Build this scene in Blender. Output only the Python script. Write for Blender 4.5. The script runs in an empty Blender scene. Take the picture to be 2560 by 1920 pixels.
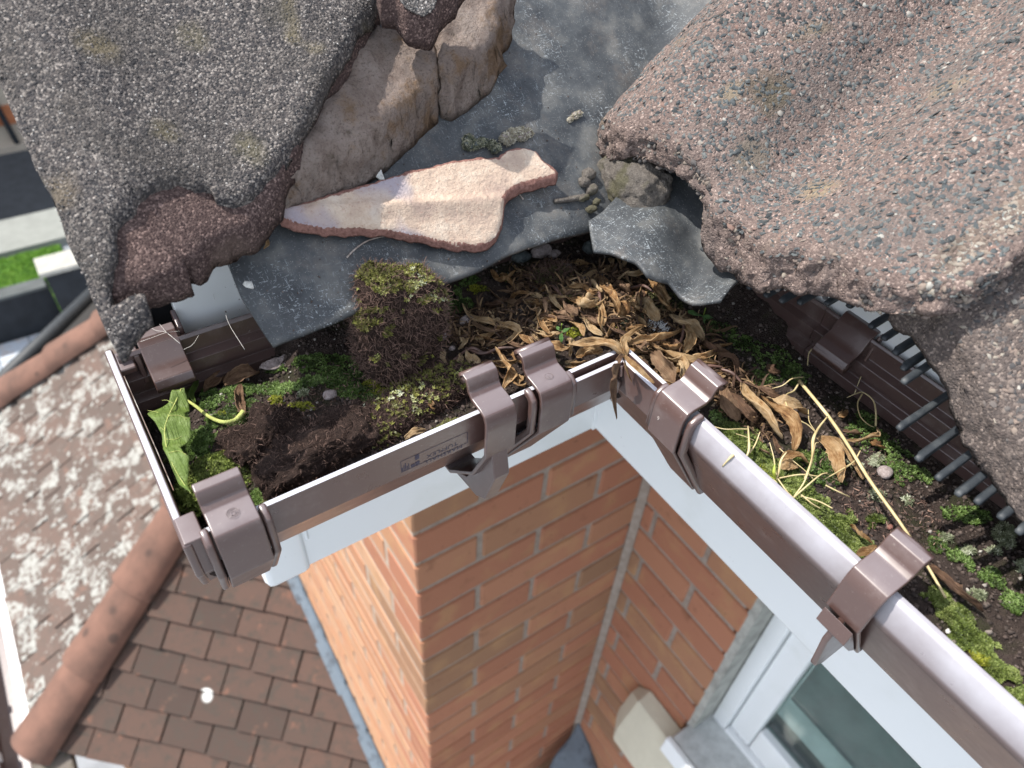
import bpy, bmesh, math, random
import numpy as np
from mathutils import Matrix, Vector
random.seed(7); RNG = np.random.default_rng(11)
SC = bpy.context.scene
COL = SC.collection

# ------------------------------------------------------------------ camera, sky, sun, exposure
RC = np.array([[0.83387529, -0.54963599, 0.05052017],
               [-0.35658792, -0.60632633, -0.71078368],
               [0.42130399, 0.57469006, -0.7015941]])      # rows: camera right, down, forward (world axes)
FPX = 1858.29
CP = np.array([-0.2341, -0.5158, 0.7686])
cam = bpy.data.cameras.new('camera'); camo = bpy.data.objects.new('camera', cam); COL.objects.link(camo)
cam.sensor_width = 36.0; cam.lens = FPX / 2560 * 36.0
cam.clip_start = 0.01; cam.clip_end = 200
M = Matrix.Identity(4)
for i in range(3):
    M[i][0] = RC[0][i]; M[i][1] = -RC[1][i]; M[i][2] = -RC[2][i]; M[i][3] = CP[i]
camo.matrix_world = M
cam.dof.use_dof = True; cam.dof.focus_distance = 0.385; cam.dof.aperture_fstop = 11.0
SC.camera = camo
SUN = np.array([-0.42, 0.35, 0.84]); SUN /= np.linalg.norm(SUN)
w = bpy.data.worlds.new('World'); SC.world = w; w.use_nodes = True
nt = w.node_tree; sky = nt.nodes.new('ShaderNodeTexSky'); sky.sky_type = 'NISHITA'; sky.sun_disc = False
sky.sun_elevation = math.asin(SUN[2]); sky.sun_rotation = math.atan2(SUN[0], SUN[1]) % (2 * math.pi)
sky.air_density = 1.0; sky.dust_density = 1.5; sky.ozone_density = 1.0
bg = nt.nodes['Background']; bg.inputs['Strength'].default_value = 0.14
tc = nt.nodes.new('ShaderNodeTexCoord'); cn = nt.nodes.new('ShaderNodeTexNoise'); cn.inputs['Scale'].default_value = 2.2; cn.inputs['Detail'].default_value = 6; cn.inputs['Roughness'].default_value = 0.6
nt.links.new(tc.outputs['Generated'], cn.inputs['Vector']); mr = nt.nodes.new('ShaderNodeMapRange'); mr.inputs[1].default_value = 0.42; mr.inputs[2].default_value = 0.62; nt.links.new(cn.outputs[0], mr.inputs[0])
cm = nt.nodes.new('ShaderNodeMix'); cm.data_type = 'RGBA'; nt.links.new(mr.outputs[0], cm.inputs[0]); nt.links.new(sky.outputs[0], cm.inputs[6]); cm.inputs[7].default_value = (9.5, 9.9, 10.6, 1)
nt.links.new(cm.outputs[2], bg.inputs['Color'])
sun = bpy.data.lights.new('sun', 'SUN'); sun.energy = 4.6; sun.angle = math.radians(0.55); sun.color = (1.0, 0.95, 0.88)
suno = bpy.data.objects.new('sun', sun); COL.objects.link(suno)
suno.rotation_euler = Vector(-SUN).to_track_quat('-Z', 'Y').to_euler()
SC.view_settings.view_transform = 'Standard'; SC.view_settings.look = 'None'
SC.view_settings.exposure = 0.60; SC.view_settings.gamma = 1.0; SC.view_settings.use_curve_mapping = False
try: SC.cycles.use_denoising = True
except Exception: pass

# ------------------------------------------------------------------ helpers
def ray(u, v): return RC.T @ np.array([(u - 1280) / FPX, (v - 960) / FPX, 1.0])
def onz(u, v, z): r = ray(u, v); return CP + r * ((z - CP[2]) / r[2])
def onx(u, v, x): r = ray(u, v); return CP + r * ((x - CP[0]) / r[0])
def onpl(u, v, p0, n): r = ray(u, v); n = np.array(n, float); return CP + r * ((np.array(p0) - CP) @ n / (r @ n))

def hashf(ix, iy, iz, seed):
    h = (ix.astype(np.int64) * 374761393 + iy.astype(np.int64) * 668265263 + iz.astype(np.int64) * 2147483647 + seed * 974634777) & 0xffffffff
    h = ((h ^ (h >> 13)) * 1274126177) & 0xffffffff
    h = (h ^ (h >> 16)) & 0xffffff
    return h / float(0xffffff)
def vnoise(p, seed=0):
    p = np.asarray(p, float); i = np.floor(p).astype(np.int64); f = p - i; f = f * f * (3 - 2 * f)
    out = 0
    for dx in (0, 1):
        for dy in (0, 1):
            for dz in (0, 1):
                wgt = (f[..., 0] if dx else 1 - f[..., 0]) * (f[..., 1] if dy else 1 - f[..., 1]) * (f[..., 2] if dz else 1 - f[..., 2])
                out = out + wgt * hashf(i[..., 0] + dx, i[..., 1] + dy, i[..., 2] + dz, seed)
    return out * 2 - 1
def fbm(p, freq, octv=3, seed=0, gain=0.5):
    p = np.asarray(p, float); a = 1; s = 0; t = 0
    for o in range(octv):
        s = s + a * vnoise(p * freq + 17.3 * o, seed + o); t += a; a *= gain; freq *= 2.03
    return s / t
def P3(x, y, z=0.0):
    x, y = np.broadcast_arrays(x, y); return np.stack([x, y, np.zeros_like(x) + z], -1)

def link(name, me, mat=None, parent=None, smooth=False, attrs=None):
    o = bpy.data.objects.new(name, me); COL.objects.link(o)
    if mat is not None: me.materials.append(mat)
    if parent is not None: o.parent = parent
    if smooth and len(me.polygons): me.polygons.foreach_set('use_smooth', [True] * len(me.polygons))
    return o
def meshpy(name, v, f, mat=None, parent=None, smooth=False):
    me = bpy.data.meshes.new(name); me.from_pydata([tuple(map(float, a)) for a in v], [], [tuple(map(int, a)) for a in f]); me.update()
    return link(name, me, mat, parent, smooth)
def meshnp(name, v, f, mat=None, parent=None, smooth=False, rnd=None):
    v = np.asarray(v, np.float32); f = np.asarray(f, np.int32); k = f.shape[1]
    me = bpy.data.meshes.new(name)
    me.vertices.add(len(v)); me.vertices.foreach_set('co', v.ravel())
    me.loops.add(f.size); me.loops.foreach_set('vertex_index', f.ravel())
    me.polygons.add(len(f)); me.polygons.foreach_set('loop_start', np.arange(0, f.size, k, dtype=np.int32))
    me.update(calc_edges=True)
    if rnd is not None:
        a = me.attributes.new('rnd', 'FLOAT', 'POINT'); a.data.foreach_set('value', np.asarray(rnd, np.float32))
    return link(name, me, mat, parent, smooth)
def tag(o, label, cat, group=None):
    o['label'] = label; o['category'] = cat
    if group: o['group'] = group
    return o
def empty(name, loc=(0, 0, 0)):
    o = bpy.data.objects.new(name, None); COL.objects.link(o); o.location = loc; o.empty_display_size = 0.02; return o
def keep(o, parent):                   # child geometry is modelled in world space
    o.parent = parent; o.matrix_parent_inverse = Matrix.Translation(-Vector(parent.location)); return o
def bevel(o, wd=0.0010, seg=2, ang=30):
    m = o.modifiers.new('bevel', 'BEVEL'); m.width = wd; m.segments = seg; m.limit_method = 'ANGLE'; m.angle_limit = math.radians(ang)
    for p in o.data.polygons: p.use_smooth = True
    try:
        m2 = o.modifiers.new('wn', 'WEIGHTED_NORMAL'); m2.keep_sharp = True
    except Exception: pass
    return o
def box(name, a, b, mat, parent=None, bv=0):
    (x0, y0, z0), (x1, y1, z1) = a, b
    v = [(x0,y0,z0),(x1,y0,z0),(x1,y1,z0),(x0,y1,z0),(x0,y0,z1),(x1,y0,z1),(x1,y1,z1),(x0,y1,z1)]
    f = [(0,3,2,1),(4,5,6,7),(0,1,5,4),(1,2,6,5),(2,3,7,6),(3,0,4,7)]
    o = meshpy(name, v, f, mat, parent)
    if bv: bevel(o, bv)
    return o
def prism(name, pts, d, mat, parent=None, bv=0):
    """pts: list of 3-D points (planar), d: extrusion vector"""
    pts = [np.array(p, float) for p in pts]; d = np.array(d, float); n = len(pts)
    v = pts + [p + d for p in pts]
    nrm = sum(np.cross(pts[i] - pts[0], pts[(i + 1) % n] - pts[0]) for i in range(1, n - 1))
    f = [tuple(range(n))[::-1], tuple(range(n, 2 * n))] + [(i, (i + 1) % n, n + (i + 1) % n, n + i) for i in range(n)]
    if nrm @ d < 0: f = [t[::-1] for t in f]
    o = meshpy(name, v, f, mat, parent)
    if bv: bevel(o, bv)
    return o
def thicken(pts, t):
    """closed outline of an open polyline given wall thickness t to its left side"""
    p = np.array(pts, float); n = len(p); off = []
    for i in range(n):
        d0 = p[i] - p[i - 1] if i > 0 else p[1] - p[0]; d1 = p[i + 1] - p[i] if i < n - 1 else p[-1] - p[-2]
        d0 = d0 / np.linalg.norm(d0); d1 = d1 / np.linalg.norm(d1)
        n0 = np.array([-d0[1], d0[0]]); n1 = np.array([-d1[1], d1[0]]); m = n0 + n1; m = m / max(np.linalg.norm(m), 1e-6)
        off.append(p[i] + m * t / max(m @ n0, 0.5))
    return [tuple(a) for a in p] + [tuple(a) for a in off[::-1]]
LIPA, LIPB = -0.317, -0.018
def AX(x, d, z): return (x, LIPA + d, z)         # run A lies along x; d = distance inwards from its lip
def BX(y, d, z): return (LIPB + d, y, z)         # run B lies along y
def extr(name, prof, mk, s0, s1, mat, parent=None, bv=0.0008):
    """prof: closed outline (d,z); mk: AX or BX; s0/s1: floats or functions of d"""
    f0 = s0 if callable(s0) else (lambda d: s0); f1 = s1 if callable(s1) else (lambda d: s1)
    n = len(prof); v = [mk(f0(d), d, z) for d, z in prof] + [mk(f1(d), d, z) for d, z in prof]
    bm = bmesh.new(); vs = [bm.verts.new(a) for a in v]
    for i in range(n): bm.faces.new((vs[i], vs[(i + 1) % n], vs[n + (i + 1) % n], vs[n + i]))
    bm.faces.new(vs[:n][::-1]); bm.faces.new(vs[n:]); bmesh.ops.recalc_face_normals(bm, faces=bm.faces)
    me = bpy.data.meshes.new(name); bm.to_mesh(me); bm.free()
    o = link(name, me, mat, parent)
    if bv: bevel(o, bv)
    return o
def catmull(pts, n):
    p = np.array(pts, float)
    if len(p) == 2: t = np.linspace(0, 1, n)[:, None]; return p[0] * (1 - t) + p[1] * t
    q = np.vstack([2 * p[0] - p[1], p, 2 * p[-1] - p[-2]]); m = len(p) - 1
    out = []
    for s in np.linspace(0, m - 1e-6, n):
        i = int(s); t = s - i; a, b, c, d = q[i:i + 4]
        out.append(0.5 * ((2 * b) + (c - a) * t + (2 * a - 5 * b + 4 * c - d) * t * t + (3 * b - a - 3 * c + d) * t ** 3))
    return np.array(out)
def tube(name, pts, rad, mat, parent=None, n=12, k=6, res=None):
    c = catmull(pts, n); r = np.interp(np.linspace(0, 1, n), np.linspace(0, 1, len(rad)), rad) if hasattr(rad, '__len__') else np.full(n, rad)
    v = []; up = np.array([0.13, 0.2, 1.0])
    for i in range(n):
        t = c[min(i + 1, n - 1)] - c[max(i - 1, 0)]; t = t / (np.linalg.norm(t) + 1e-9)
        a = np.cross(t, up); a /= np.linalg.norm(a) + 1e-9; b = np.cross(a, t)
        for j in range(k):
            an = 2 * math.pi * j / k; v.append(c[i] + r[i] * (a * math.cos(an) + b * math.sin(an)))
    f = [(i * k + j, i * k + (j + 1) % k, (i + 1) * k + (j + 1) % k, (i + 1) * k + j) for i in range(n - 1) for j in range(k)]
    f += [tuple(range(k))[::-1], tuple(range((n - 1) * k, n * k))]
    return meshpy(name, v, f, mat, parent, True)

def inpoly(pts, poly):
    x, y = pts[:, 0], pts[:, 1]; res = np.zeros(len(pts), bool); n = len(poly); j = n - 1
    for i in range(n):
        xi, yi = poly[i]; xj, yj = poly[j]
        c = ((yi > y) != (yj > y)) & (x < (xj - xi) * (y - yi) / (yj - yi + 1e-15) + xi); res ^= c; j = i
    return res
def nearest_on_poly(p, poly):
    best = np.full(len(p), 1e9); out = p.copy(); n = len(poly)
    for i in range(n):
        a = np.array(poly[i]); b = np.array(poly[(i + 1) % n]); d = b - a
        t = np.clip(((p - a) @ d) / (d @ d + 1e-15), 0, 1)[:, None]; q = a + t * d; ds = ((p - q) ** 2).sum(1)
        m = ds < best; best[m] = ds[m]; out[m] = q[m]
    return out, np.sqrt(best)
def roughen(poly, step, amp, seed=0, freq=None):
    """resample a polygon and make its outline ragged"""
    out = []; n = len(poly)
    for i in range(n):
        a = np.array(poly[i], float); b = np.array(poly[(i + 1) % n], float); m = max(1, int(np.linalg.norm(b - a) / step))
        for k in range(m): out.append(a + (b - a) * k / m)
    out = np.array(out); fr = freq or 0.25 / step
    dx = fbm(P3(out[:, 0], out[:, 1]), fr, 3, seed); dy = fbm(P3(out[:, 0], out[:, 1]), fr, 3, seed + 9)
    return out + np.stack([dx, dy], 1) * amp
def slab(name, poly, top, thick, step, mat, parent=None, to3=None, rough=0.0, levels=3, bottom=None, smooth=True, seed=0, edge_drop=0.0):
    """solid with an irregular outline: poly in a 2-D domain, top(a,b)->height, to3(a,b,h)->world"""
    poly = np.asarray(poly, float); to3 = to3 or (lambda a, b, h: np.stack([a, b, h], -1))
    lo = poly.min(0) - step; hi = poly.max(0) + step
    nx = int((hi[0] - lo[0]) / step) + 2; ny = int((hi[1] - lo[1]) / step) + 2
    gx, gy = np.meshgrid(lo[0] + np.arange(nx) * step, lo[1] + np.arange(ny) * step, indexing='ij')
    G = np.stack([gx.ravel(), gy.ravel()], 1); idx = np.arange(nx * ny).reshape(nx, ny)
    q = np.stack([idx[:-1, :-1], idx[1:, :-1], idx[1:, 1:], idx[:-1, 1:]], -1).reshape(-1, 4)
    q = q[inpoly(G[q].mean(1), poly)]
    e = np.concatenate([q[:, [0, 1]], q[:, [1, 2]], q[:, [2, 3]], q[:, [3, 0]]]); es = set(map(tuple, e.tolist()))
    bd = np.array([a for a in e.tolist() if (a[1], a[0]) not in es])
    bv = np.unique(bd); qq, ds = nearest_on_poly(G[bv], poly); m = ds < step * 1.1; G[bv[m]] = qq[m]
    used = np.unique(q); mp = -np.ones(nx * ny, int); mp[used] = np.arange(len(used)); q = mp[q]; bd = mp[bd]; A = G[used]; n = len(A)
    h = top(A[:, 0], A[:, 1]); T = to3(A[:, 0], A[:, 1], h)
    bidx = np.unique(bd)
    if edge_drop:
        _, dd = nearest_on_poly(A, poly); h = h - edge_drop * np.clip(1 - dd / (3 * step), 0, 1) ** 2 * (1 + 0.7 * fbm(P3(A[:, 0], A[:, 1]), 260, 2, seed + 7)); T = to3(A[:, 0], A[:, 1], h)
    hb = bottom(A[:, 0], A[:, 1]) if bottom else h - thick
    Bt = to3(A[:, 0], A[:, 1], hb)
    V = [T]; ring = [bidx]; cnt = n; cen = T.mean(0)
    loc = -np.ones(n, int); loc[bidx] = np.arange(len(bidx)); rings = [bidx.copy()]
    for k in range(1, levels + 1):
        t = k / (levels + 1); r = T[bidx] * (1 - t) + Bt[bidx] * t
        if rough:
            r = r + rough * np.stack([fbm(r, 260, 2, seed + 3), fbm(r, 260, 2, seed + 4), 0.4 * fbm(r, 260, 2, seed + 5)], 1)
        V.append(r); rings.append(np.arange(cnt, cnt + len(bidx))); cnt += len(bidx)
    V.append(Bt); rings.append(cnt + bidx); base = cnt
    F = [q, (q + base)[:, ::-1]]
    i0 = loc[bd[:, 0]]; i1 = loc[bd[:, 1]]
    for k in range(len(rings) - 1):
        F.append(np.stack([rings[k][i1], rings[k][i0], rings[k + 1][i0], rings[k + 1][i1]], 1))
    return meshnp(name, np.concatenate(V), np.concatenate(F), mat, parent, smooth)

def rot_to(n, spin, tilt=0.0):
    """rotation matrices (N,3,3) whose z axis is n"""
    n = n / np.linalg.norm(n, axis=1, keepdims=True); ref = np.where(np.abs(n[:, [2]]) > 0.9, [[1., 0, 0]], [[0, 0, 1.]])
    a = np.cross(ref, n); a /= np.linalg.norm(a, axis=1, keepdims=True); b = np.cross(n, a)
    c, s = np.cos(spin)[:, None], np.sin(spin)[:, None]
    return np.stack([a * c + b * s, -a * s + b * c, n], 2)
def scatter(name, pos, nrm, size, tv, tf, mat, parent=None, smooth=False, squash=None, jit=0.0, rnd=None):
    N = len(pos); R = rot_to(nrm, RNG.random(N) * 6.283); tv = np.asarray(tv, float); k = len(tv)
    v = np.repeat(tv[None], N, 0)
    if jit: v = v * (1 + jit * (RNG.random(v.shape) - 0.5))
    v = v * (size[:, None, None] if size.ndim == 1 else size[:, None, :])
    v = np.einsum('nij,nkj->nki', R, v) + pos[:, None, :]
    f = (np.asarray(tf)[None] + (np.arange(N) * k)[:, None, None]).reshape(-1, np.asarray(tf).shape[1])
    r = np.repeat(RNG.random(N) if rnd is None else rnd, k)
    return meshnp(name, v.reshape(-1, 3), f, mat, parent, smooth, r)
OCT_V = [(1,0,0),(0,1,0),(-1,0,0),(0,-1,0),(0,0,1),(0,0,-1)]
OCT_F = [(0,1,4),(1,2,4),(2,3,4),(3,0,4),(1,0,5),(2,1,5),(3,2,5),(0,3,5)]
CHIP_V = [(1,0.1,0.15),(0.45,0.8,0.3),(-0.6,0.75,0.2),(-1,-0.1,0.35),(-0.4,-0.8,0.25),(0.6,-0.7,0.2),(0.0,0.0,0.55),(1.1,0.1,-0.4),(0.5,0.9,-0.4),(-0.7,0.8,-0.4),(-1.1,-0.1,-0.4),(-0.5,-0.9,-0.4),(0.7,-0.8,-0.4)]
CHIP_F = [(i, (i + 1) % 6, 6) for i in range(6)] + [t for i in range(6) for t in ((7 + i, 7 + (i + 1) % 6, i), (7 + (i + 1) % 6, (i + 1) % 6, i))]
def blades(n, spread=0.55, wd=0.16, seed=1):
    r = random.Random(seed); v = []; f = []
    for i in range(n):
        a = 6.283 * i / n + r.random(); t = spread * (0.3 + 0.9 * r.random()); L = 0.7 + 0.5 * r.random()
        d = np.array([math.cos(a) * math.sin(t), math.sin(a) * math.sin(t), math.cos(t)]); s = np.array([-math.sin(a), math.cos(a), 0]) * wd
        k = len(v); v += [tuple(-s * 0.6), tuple(s * 0.6), tuple(d * L * 0.55 + s), tuple(d * L * 0.55 - s), tuple(d * L + np.array([0, 0, -0.1]))]
        f += [(k, k + 1, k + 2), (k, k + 2, k + 3), (k + 3, k + 2, k + 4)]
    return v, f
TUFT_V, TUFT_F = blades(7, 0.9, 0.17, 3)
STAR_V, STAR_F = blades(9, 1.45, 0.13, 5)
def fibre_tpl():
    v = []; n = 5
    for i in range(n):
        t = i / (n - 1); x = math.sin(t * 2.2) * 0.5; z = t; wdt = 0.035 * (1 - 0.6 * t)
        v += [(x, -wdt, z), (x, wdt, z)]
    f = [(2*i, 2*i+1, 2*i+3) for i in range(n-1)] + [(2*i, 2*i+3, 2*i+2) for i in range(n-1)]
    return v, f
FIB_V, FIB_F = fibre_tpl()

# ------------------------------------------------------------------ materials
def ramp(nt, stops, fac=None, interp='LINEAR'):
    r = nt.nodes.new('ShaderNodeValToRGB'); cr = r.color_ramp; cr.interpolation = interp
    while len(cr.elements) > 1: cr.elements.remove(cr.elements[-1])
    cr.elements[0].position = stops[0][0]; cr.elements[0].color = (*stops[0][1], 1)
    for p, c in stops[1:]:
        e = cr.elements.new(p); e.color = (*c, 1)
    if fac is not None: nt.links.new(fac, r.inputs[0])
    return r.outputs[0]
class Mat:
    def __init__(s, name, rough=0.8, spec=0.5):
        s.m = bpy.data.materials.new(name); s.m.use_nodes = True; s.nt = s.m.node_tree; s.b = s.nt.nodes['Principled BSDF']
        s.b.inputs['Roughness'].default_value = rough; s.b.inputs['Specular IOR Level'].default_value = spec
        s.geo = s.nt.nodes.new('ShaderNodeNewGeometry'); s.pos = s.geo.outputs['Position']
    def N(s, t): return s.nt.nodes.new(t)
    def L(s, a, b): s.nt.links.new(a, b)
    def noise(s, scale, detail=4, rough=0.55, dist=0.0, vec=None, out=0):
        n = s.N('ShaderNodeTexNoise'); n.inputs['Scale'].default_value = scale; n.inputs['Detail'].default_value = detail
        n.inputs['Roughness'].default_value = rough; n.inputs['Distortion'].default_value = dist; s.L(vec or s.pos, n.inputs['Vector']); return n.outputs[out]
    def vor(s, scale, feat='F1', out=0, rand=1.0, vec=None):
        n = s.N('ShaderNodeTexVoronoi'); n.feature = feat; n.inputs['Scale'].default_value = scale; n.inputs['Randomness'].default_value = rand
        s.L(vec or s.pos, n.inputs['Vector']); return n.outputs[out]
    def scale(s, v): 
        n = s.N('ShaderNodeMapping'); n.inputs['Scale'].default_value = v; s.L(s.pos, n.inputs['Vector']); return n.outputs[0]
    def mix(s, a, b, f, mode='MIX'):
        n = s.N('ShaderNodeMix'); n.data_type = 'RGBA'; n.blend_type = mode
        for val, k in ((a, 'A'), (b, 'B')):
            i = [q for q in n.inputs if q.name == k and q.type == 'RGBA'][0]
            if isinstance(val, tuple): i.default_value = (*val, 1)
            else: s.L(val, i)
        if isinstance(f, (int, float)): n.inputs[0].default_value = f
        else: s.L(f, n.inputs[0])
        return [q for q in n.outputs if q.type == 'RGBA'][0]
    def mth(s, op, a, b=0.0):
        n = s.N('ShaderNodeMath'); n.operation = op
        for i, val in enumerate((a, b)):
            if isinstance(val, (int, float)): n.inputs[i].default_value = val
            else: s.L(val, n.inputs[i])
        return n.outputs[0]
    def step(s, val, lo, hi):
        n = s.N('ShaderNodeMapRange'); n.interpolation_type = 'SMOOTHSTEP'; s.L(val, n.inputs[0])
        n.inputs[1].default_value = lo; n.inputs[2].default_value = hi; return n.outputs[0]
    def ramp(s, stops, fac, interp='LINEAR'): return ramp(s.nt, stops, fac, interp)
    def color(s, c):
        i = s.b.inputs['Base Color']
        if isinstance(c, tuple): i.default_value = (*c, 1)
        else: s.L(c, i)
    def bump(s, h, dist=0.001, strength=1.0):
        n = s.N('ShaderNodeBump'); n.inputs['Distance'].default_value = dist; n.inputs['Strength'].default_value = strength
        s.L(h, n.inputs['Height']); s.L(n.outputs[0], s.b.inputs['Normal']); return s
    def roughn(s, v): s.L(v, s.b.inputs['Roughness'])
    def rnd(s):
        n = s.N('ShaderNodeAttribute'); n.attribute_name = 'rnd'; return n.outputs['Fac']
    def oinfo(s):
        n = s.N('ShaderNodeObjectInfo'); return n.outputs['Random']

def m_plastic(name, c=(0.084, 0.047, 0.040), rough=0.24, dirt=0.5, painted_sheen=0.16, lo=0.80, hi=0.985):
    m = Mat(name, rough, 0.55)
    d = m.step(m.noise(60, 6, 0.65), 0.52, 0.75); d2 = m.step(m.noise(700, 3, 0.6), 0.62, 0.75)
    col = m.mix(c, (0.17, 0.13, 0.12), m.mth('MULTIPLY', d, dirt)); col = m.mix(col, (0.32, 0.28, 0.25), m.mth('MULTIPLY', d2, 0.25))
    if painted_sheen:      # bright sky sheen painted into the colour, by how far faces turn upwards
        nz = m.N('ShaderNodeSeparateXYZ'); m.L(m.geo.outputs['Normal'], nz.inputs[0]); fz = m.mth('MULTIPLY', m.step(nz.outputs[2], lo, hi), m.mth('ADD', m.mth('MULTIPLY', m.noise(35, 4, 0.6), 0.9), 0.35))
        col = m.mix(col, (0.55, 0.56, 0.62), m.mth('MINIMUM', m.mth('MULTIPLY', fz, painted_sheen), 0.92))
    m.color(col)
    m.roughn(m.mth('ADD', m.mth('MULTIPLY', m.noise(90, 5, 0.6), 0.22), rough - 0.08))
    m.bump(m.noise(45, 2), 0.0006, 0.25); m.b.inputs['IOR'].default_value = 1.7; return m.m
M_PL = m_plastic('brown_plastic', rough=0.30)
M_PLL = m_plastic('brown_plastic_channel', rough=0.28, painted_sheen=1.15, lo=0.75)
M_PLB = m_plastic('brown_plastic_painted_sheen', rough=0.28, painted_sheen=0.66, lo=-0.25, hi=0.30)  # painted sky reflection reaches down the front face too
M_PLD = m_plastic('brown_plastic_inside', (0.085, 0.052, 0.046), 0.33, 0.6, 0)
m = Mat('white_pvc', 0.3); 
sp = m.step(m.vor(260, 'F1'), 0.13, 0.06); st = m.step(m.noise(14, 5), 0.5, 0.8)
m.color(m.mix(m.mix((0.78, 0.80, 0.80), (0.62, 0.64, 0.60), m.mth('MULTIPLY', st, 0.5)), (0.12, 0.1, 0.08), m.mth('MULTIPLY', sp, m.step(m.noise(60, 3), 0.6, 0.7)))); m.bump(m.noise(30, 2), 0.001, 0.15); M_WH = m.m
def m_tile(name, base, dark, light, tint, lichen, sc=420, grit=0.0011, spot=None):
    m = Mat(name, 0.93, 0.3)
    v = m.vor(sc, 'F1', 1); vd = m.vor(sc, 'F1', 0); sep = m.N('ShaderNodeSeparateColor'); m.L(v, sep.inputs[0])
    g = m.ramp([(0, dark), (0.35, tuple(0.5 * (a + b) for a, b in zip(dark, base))), (0.6, base), (0.85, light), (1.0, tuple(min(1, 1.9 * a) for a in light))], sep.outputs[0])
    big = m.noise(22, 4, 0.6); g = m.mix(g, tint, m.mth('MULTIPLY', m.step(big, 0.45, 0.7), 0.55))
    fine = m.noise(1600, 3, 0.7); g = m.mix(g, dark, m.mth('MULTIPLY', m.step(fine, 0.62, 0.45), 0.5))
    li = m.step(m.noise(30, 2, 0.4), 0.66, 0.76); g = m.mix(g, lichen, m.mth('MULTIPLY', li, 0.55))
    for sp_, sr, scol, sa_ in (spot or []):
        vm = m.N('ShaderNodeVectorMath'); vm.operation = 'DISTANCE'; m.L(m.pos, vm.inputs[0]); vm.inputs[1].default_value = sp_
        g = m.mix(g, scol, m.mth('MULTIPLY', m.step(m.mth('ADD', vm.outputs['Value'], m.mth('MULTIPLY', m.noise(90, 4), 0.012)), sr + 0.010, sr + 0.001), sa_))
    m.color(g)
    h = m.mth('SUBTRACT', 1.0, m.mth('MULTIPLY', vd, float(1.3))); h2 = m.mth('ADD', m.mth('MULTIPLY', h, sep.outputs[1]), m.mth('MULTIPLY', m.noise(1500, 3, 0.7), 0.5))
    h3 = m.mth('ADD', h2, m.mth('MULTIPLY', m.noise(160, 4, 0.6), 1.2))
    m.bump(h3, grit, 1.0); return m.m
SPR = [((0.132, -0.255, 0.671), 0.010, (0.66, 0.68, 0.68), 0.8), ((0.077, -0.286, 0.618), 0.012, (0.075, 0.066, 0.042), 0.75), ((0.056, -0.305, 0.60), 0.010, (0.12, 0.105, 0.08), 0.6), ((0.060, -0.338, 0.603), 0.010, (0.24, 0.19, 0.12), 0.7),
       ((0.115, -0.345, 0.645), 0.012, (0.22, 0.18, 0.12), 0.6), ((0.140, -0.315, 0.665), 0.010, (0.085, 0.07, 0.045), 0.7), ((0.073, -0.235, 0.622), 0.008, (0.16, 0.125, 0.075), 0.7), ((0.058, -0.42, 0.605), 0.012, (0.27, 0.22, 0.16), 0.6)]
SPL = [((-0.188, -0.213, 0.628), 0.004, (0.15, 0.125, 0.06), 0.6), ((-0.161, -0.222, 0.618), 0.006, (0.13, 0.115, 0.06), 0.6), ((-0.200, -0.179, 0.650), 0.006, (0.15, 0.12, 0.06), 0.5), ((-0.232, -0.224, 0.618), 0.006, (0.14, 0.11, 0.07), 0.5), ((-0.163, -0.177, 0.650), 0.006, (0.13, 0.115, 0.07), 0.5), ((-0.126, -0.178, 0.650), 0.008, (0.06, 0.055, 0.045), 0.6)]
M_TG = m_tile('weathered_grey_concrete', (0.115, 0.098, 0.090), (0.025, 0.026, 0.030), (0.22, 0.195, 0.175), (0.085, 0.074, 0.062), (0.17, 0.14, 0.075), 1150, 0.0007, SPL)
M_TB = m_tile('broken_brown_concrete', (0.098, 0.066, 0.058), (0.040, 0.024, 0.023), (0.17, 0.118, 0.103), (0.082, 0.056, 0.050), (0.12, 0.085, 0.07), 1300, 0.0005)
M_TR = m_tile('red_granular_concrete', (0.18, 0.132, 0.114), (0.10, 0.075, 0.068), (0.235, 0.18, 0.155), (0.115, 0.106, 0.098), (0.20, 0.17, 0.11), 1100, 0.0006, SPR)
M_TE = m_tile('broken_edge_concrete', (0.125, 0.098, 0.086), (0.07, 0.058, 0.054), (0.18, 0.145, 0.125), (0.09, 0.078, 0.074), (0.2, 0.16, 0.12), 1000, 0.0008)
def m_rnd(name, stops, rough=0.85, bump=0, trans=0.0, spec=0.4, mod=60):
    m = Mat(name, rough, spec); c = m.ramp(stops, m.rnd()); c = m.mix(c, (0.0, 0.0, 0.0), m.mth('MULTIPLY', m.step(m.noise(mod, 3), 0.5, 0.3), 0.45)); m.color(c)
    if trans:
        t = m.N('ShaderNodeBsdfTranslucent'); m.L(c, t.inputs['Color']); mx = m.N('ShaderNodeMixShader'); mx.inputs[0].default_value = trans
        m.L(m.b.outputs[0], mx.inputs[1]); m.L(t.outputs[0], mx.inputs[2]); m.L(mx.outputs[0], m.nt.nodes['Material Output'].inputs[0])
    return m.m
M_CHR = m_rnd('slate_granules', [(0, (0.045, 0.052, 0.056)), (0.55, (0.085, 0.094, 0.096)), (0.84, (0.14, 0.15, 0.145)), (0.90, (0.18, 0.115, 0.095)), (0.97, (0.20, 0.17, 0.145)), (1, (0.33, 0.32, 0.29))], 0.92, spec=0.25)
M_CHE = m_rnd('edge_granules', [(0, (0.05, 0.05, 0.052)), (0.4, (0.11, 0.10, 0.095)), (0.8, (0.20, 0.155, 0.13)), (0.95, (0.26, 0.23, 0.19)), (1, (0.34, 0.33, 0.30))], 0.95, spec=0.2)
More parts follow.
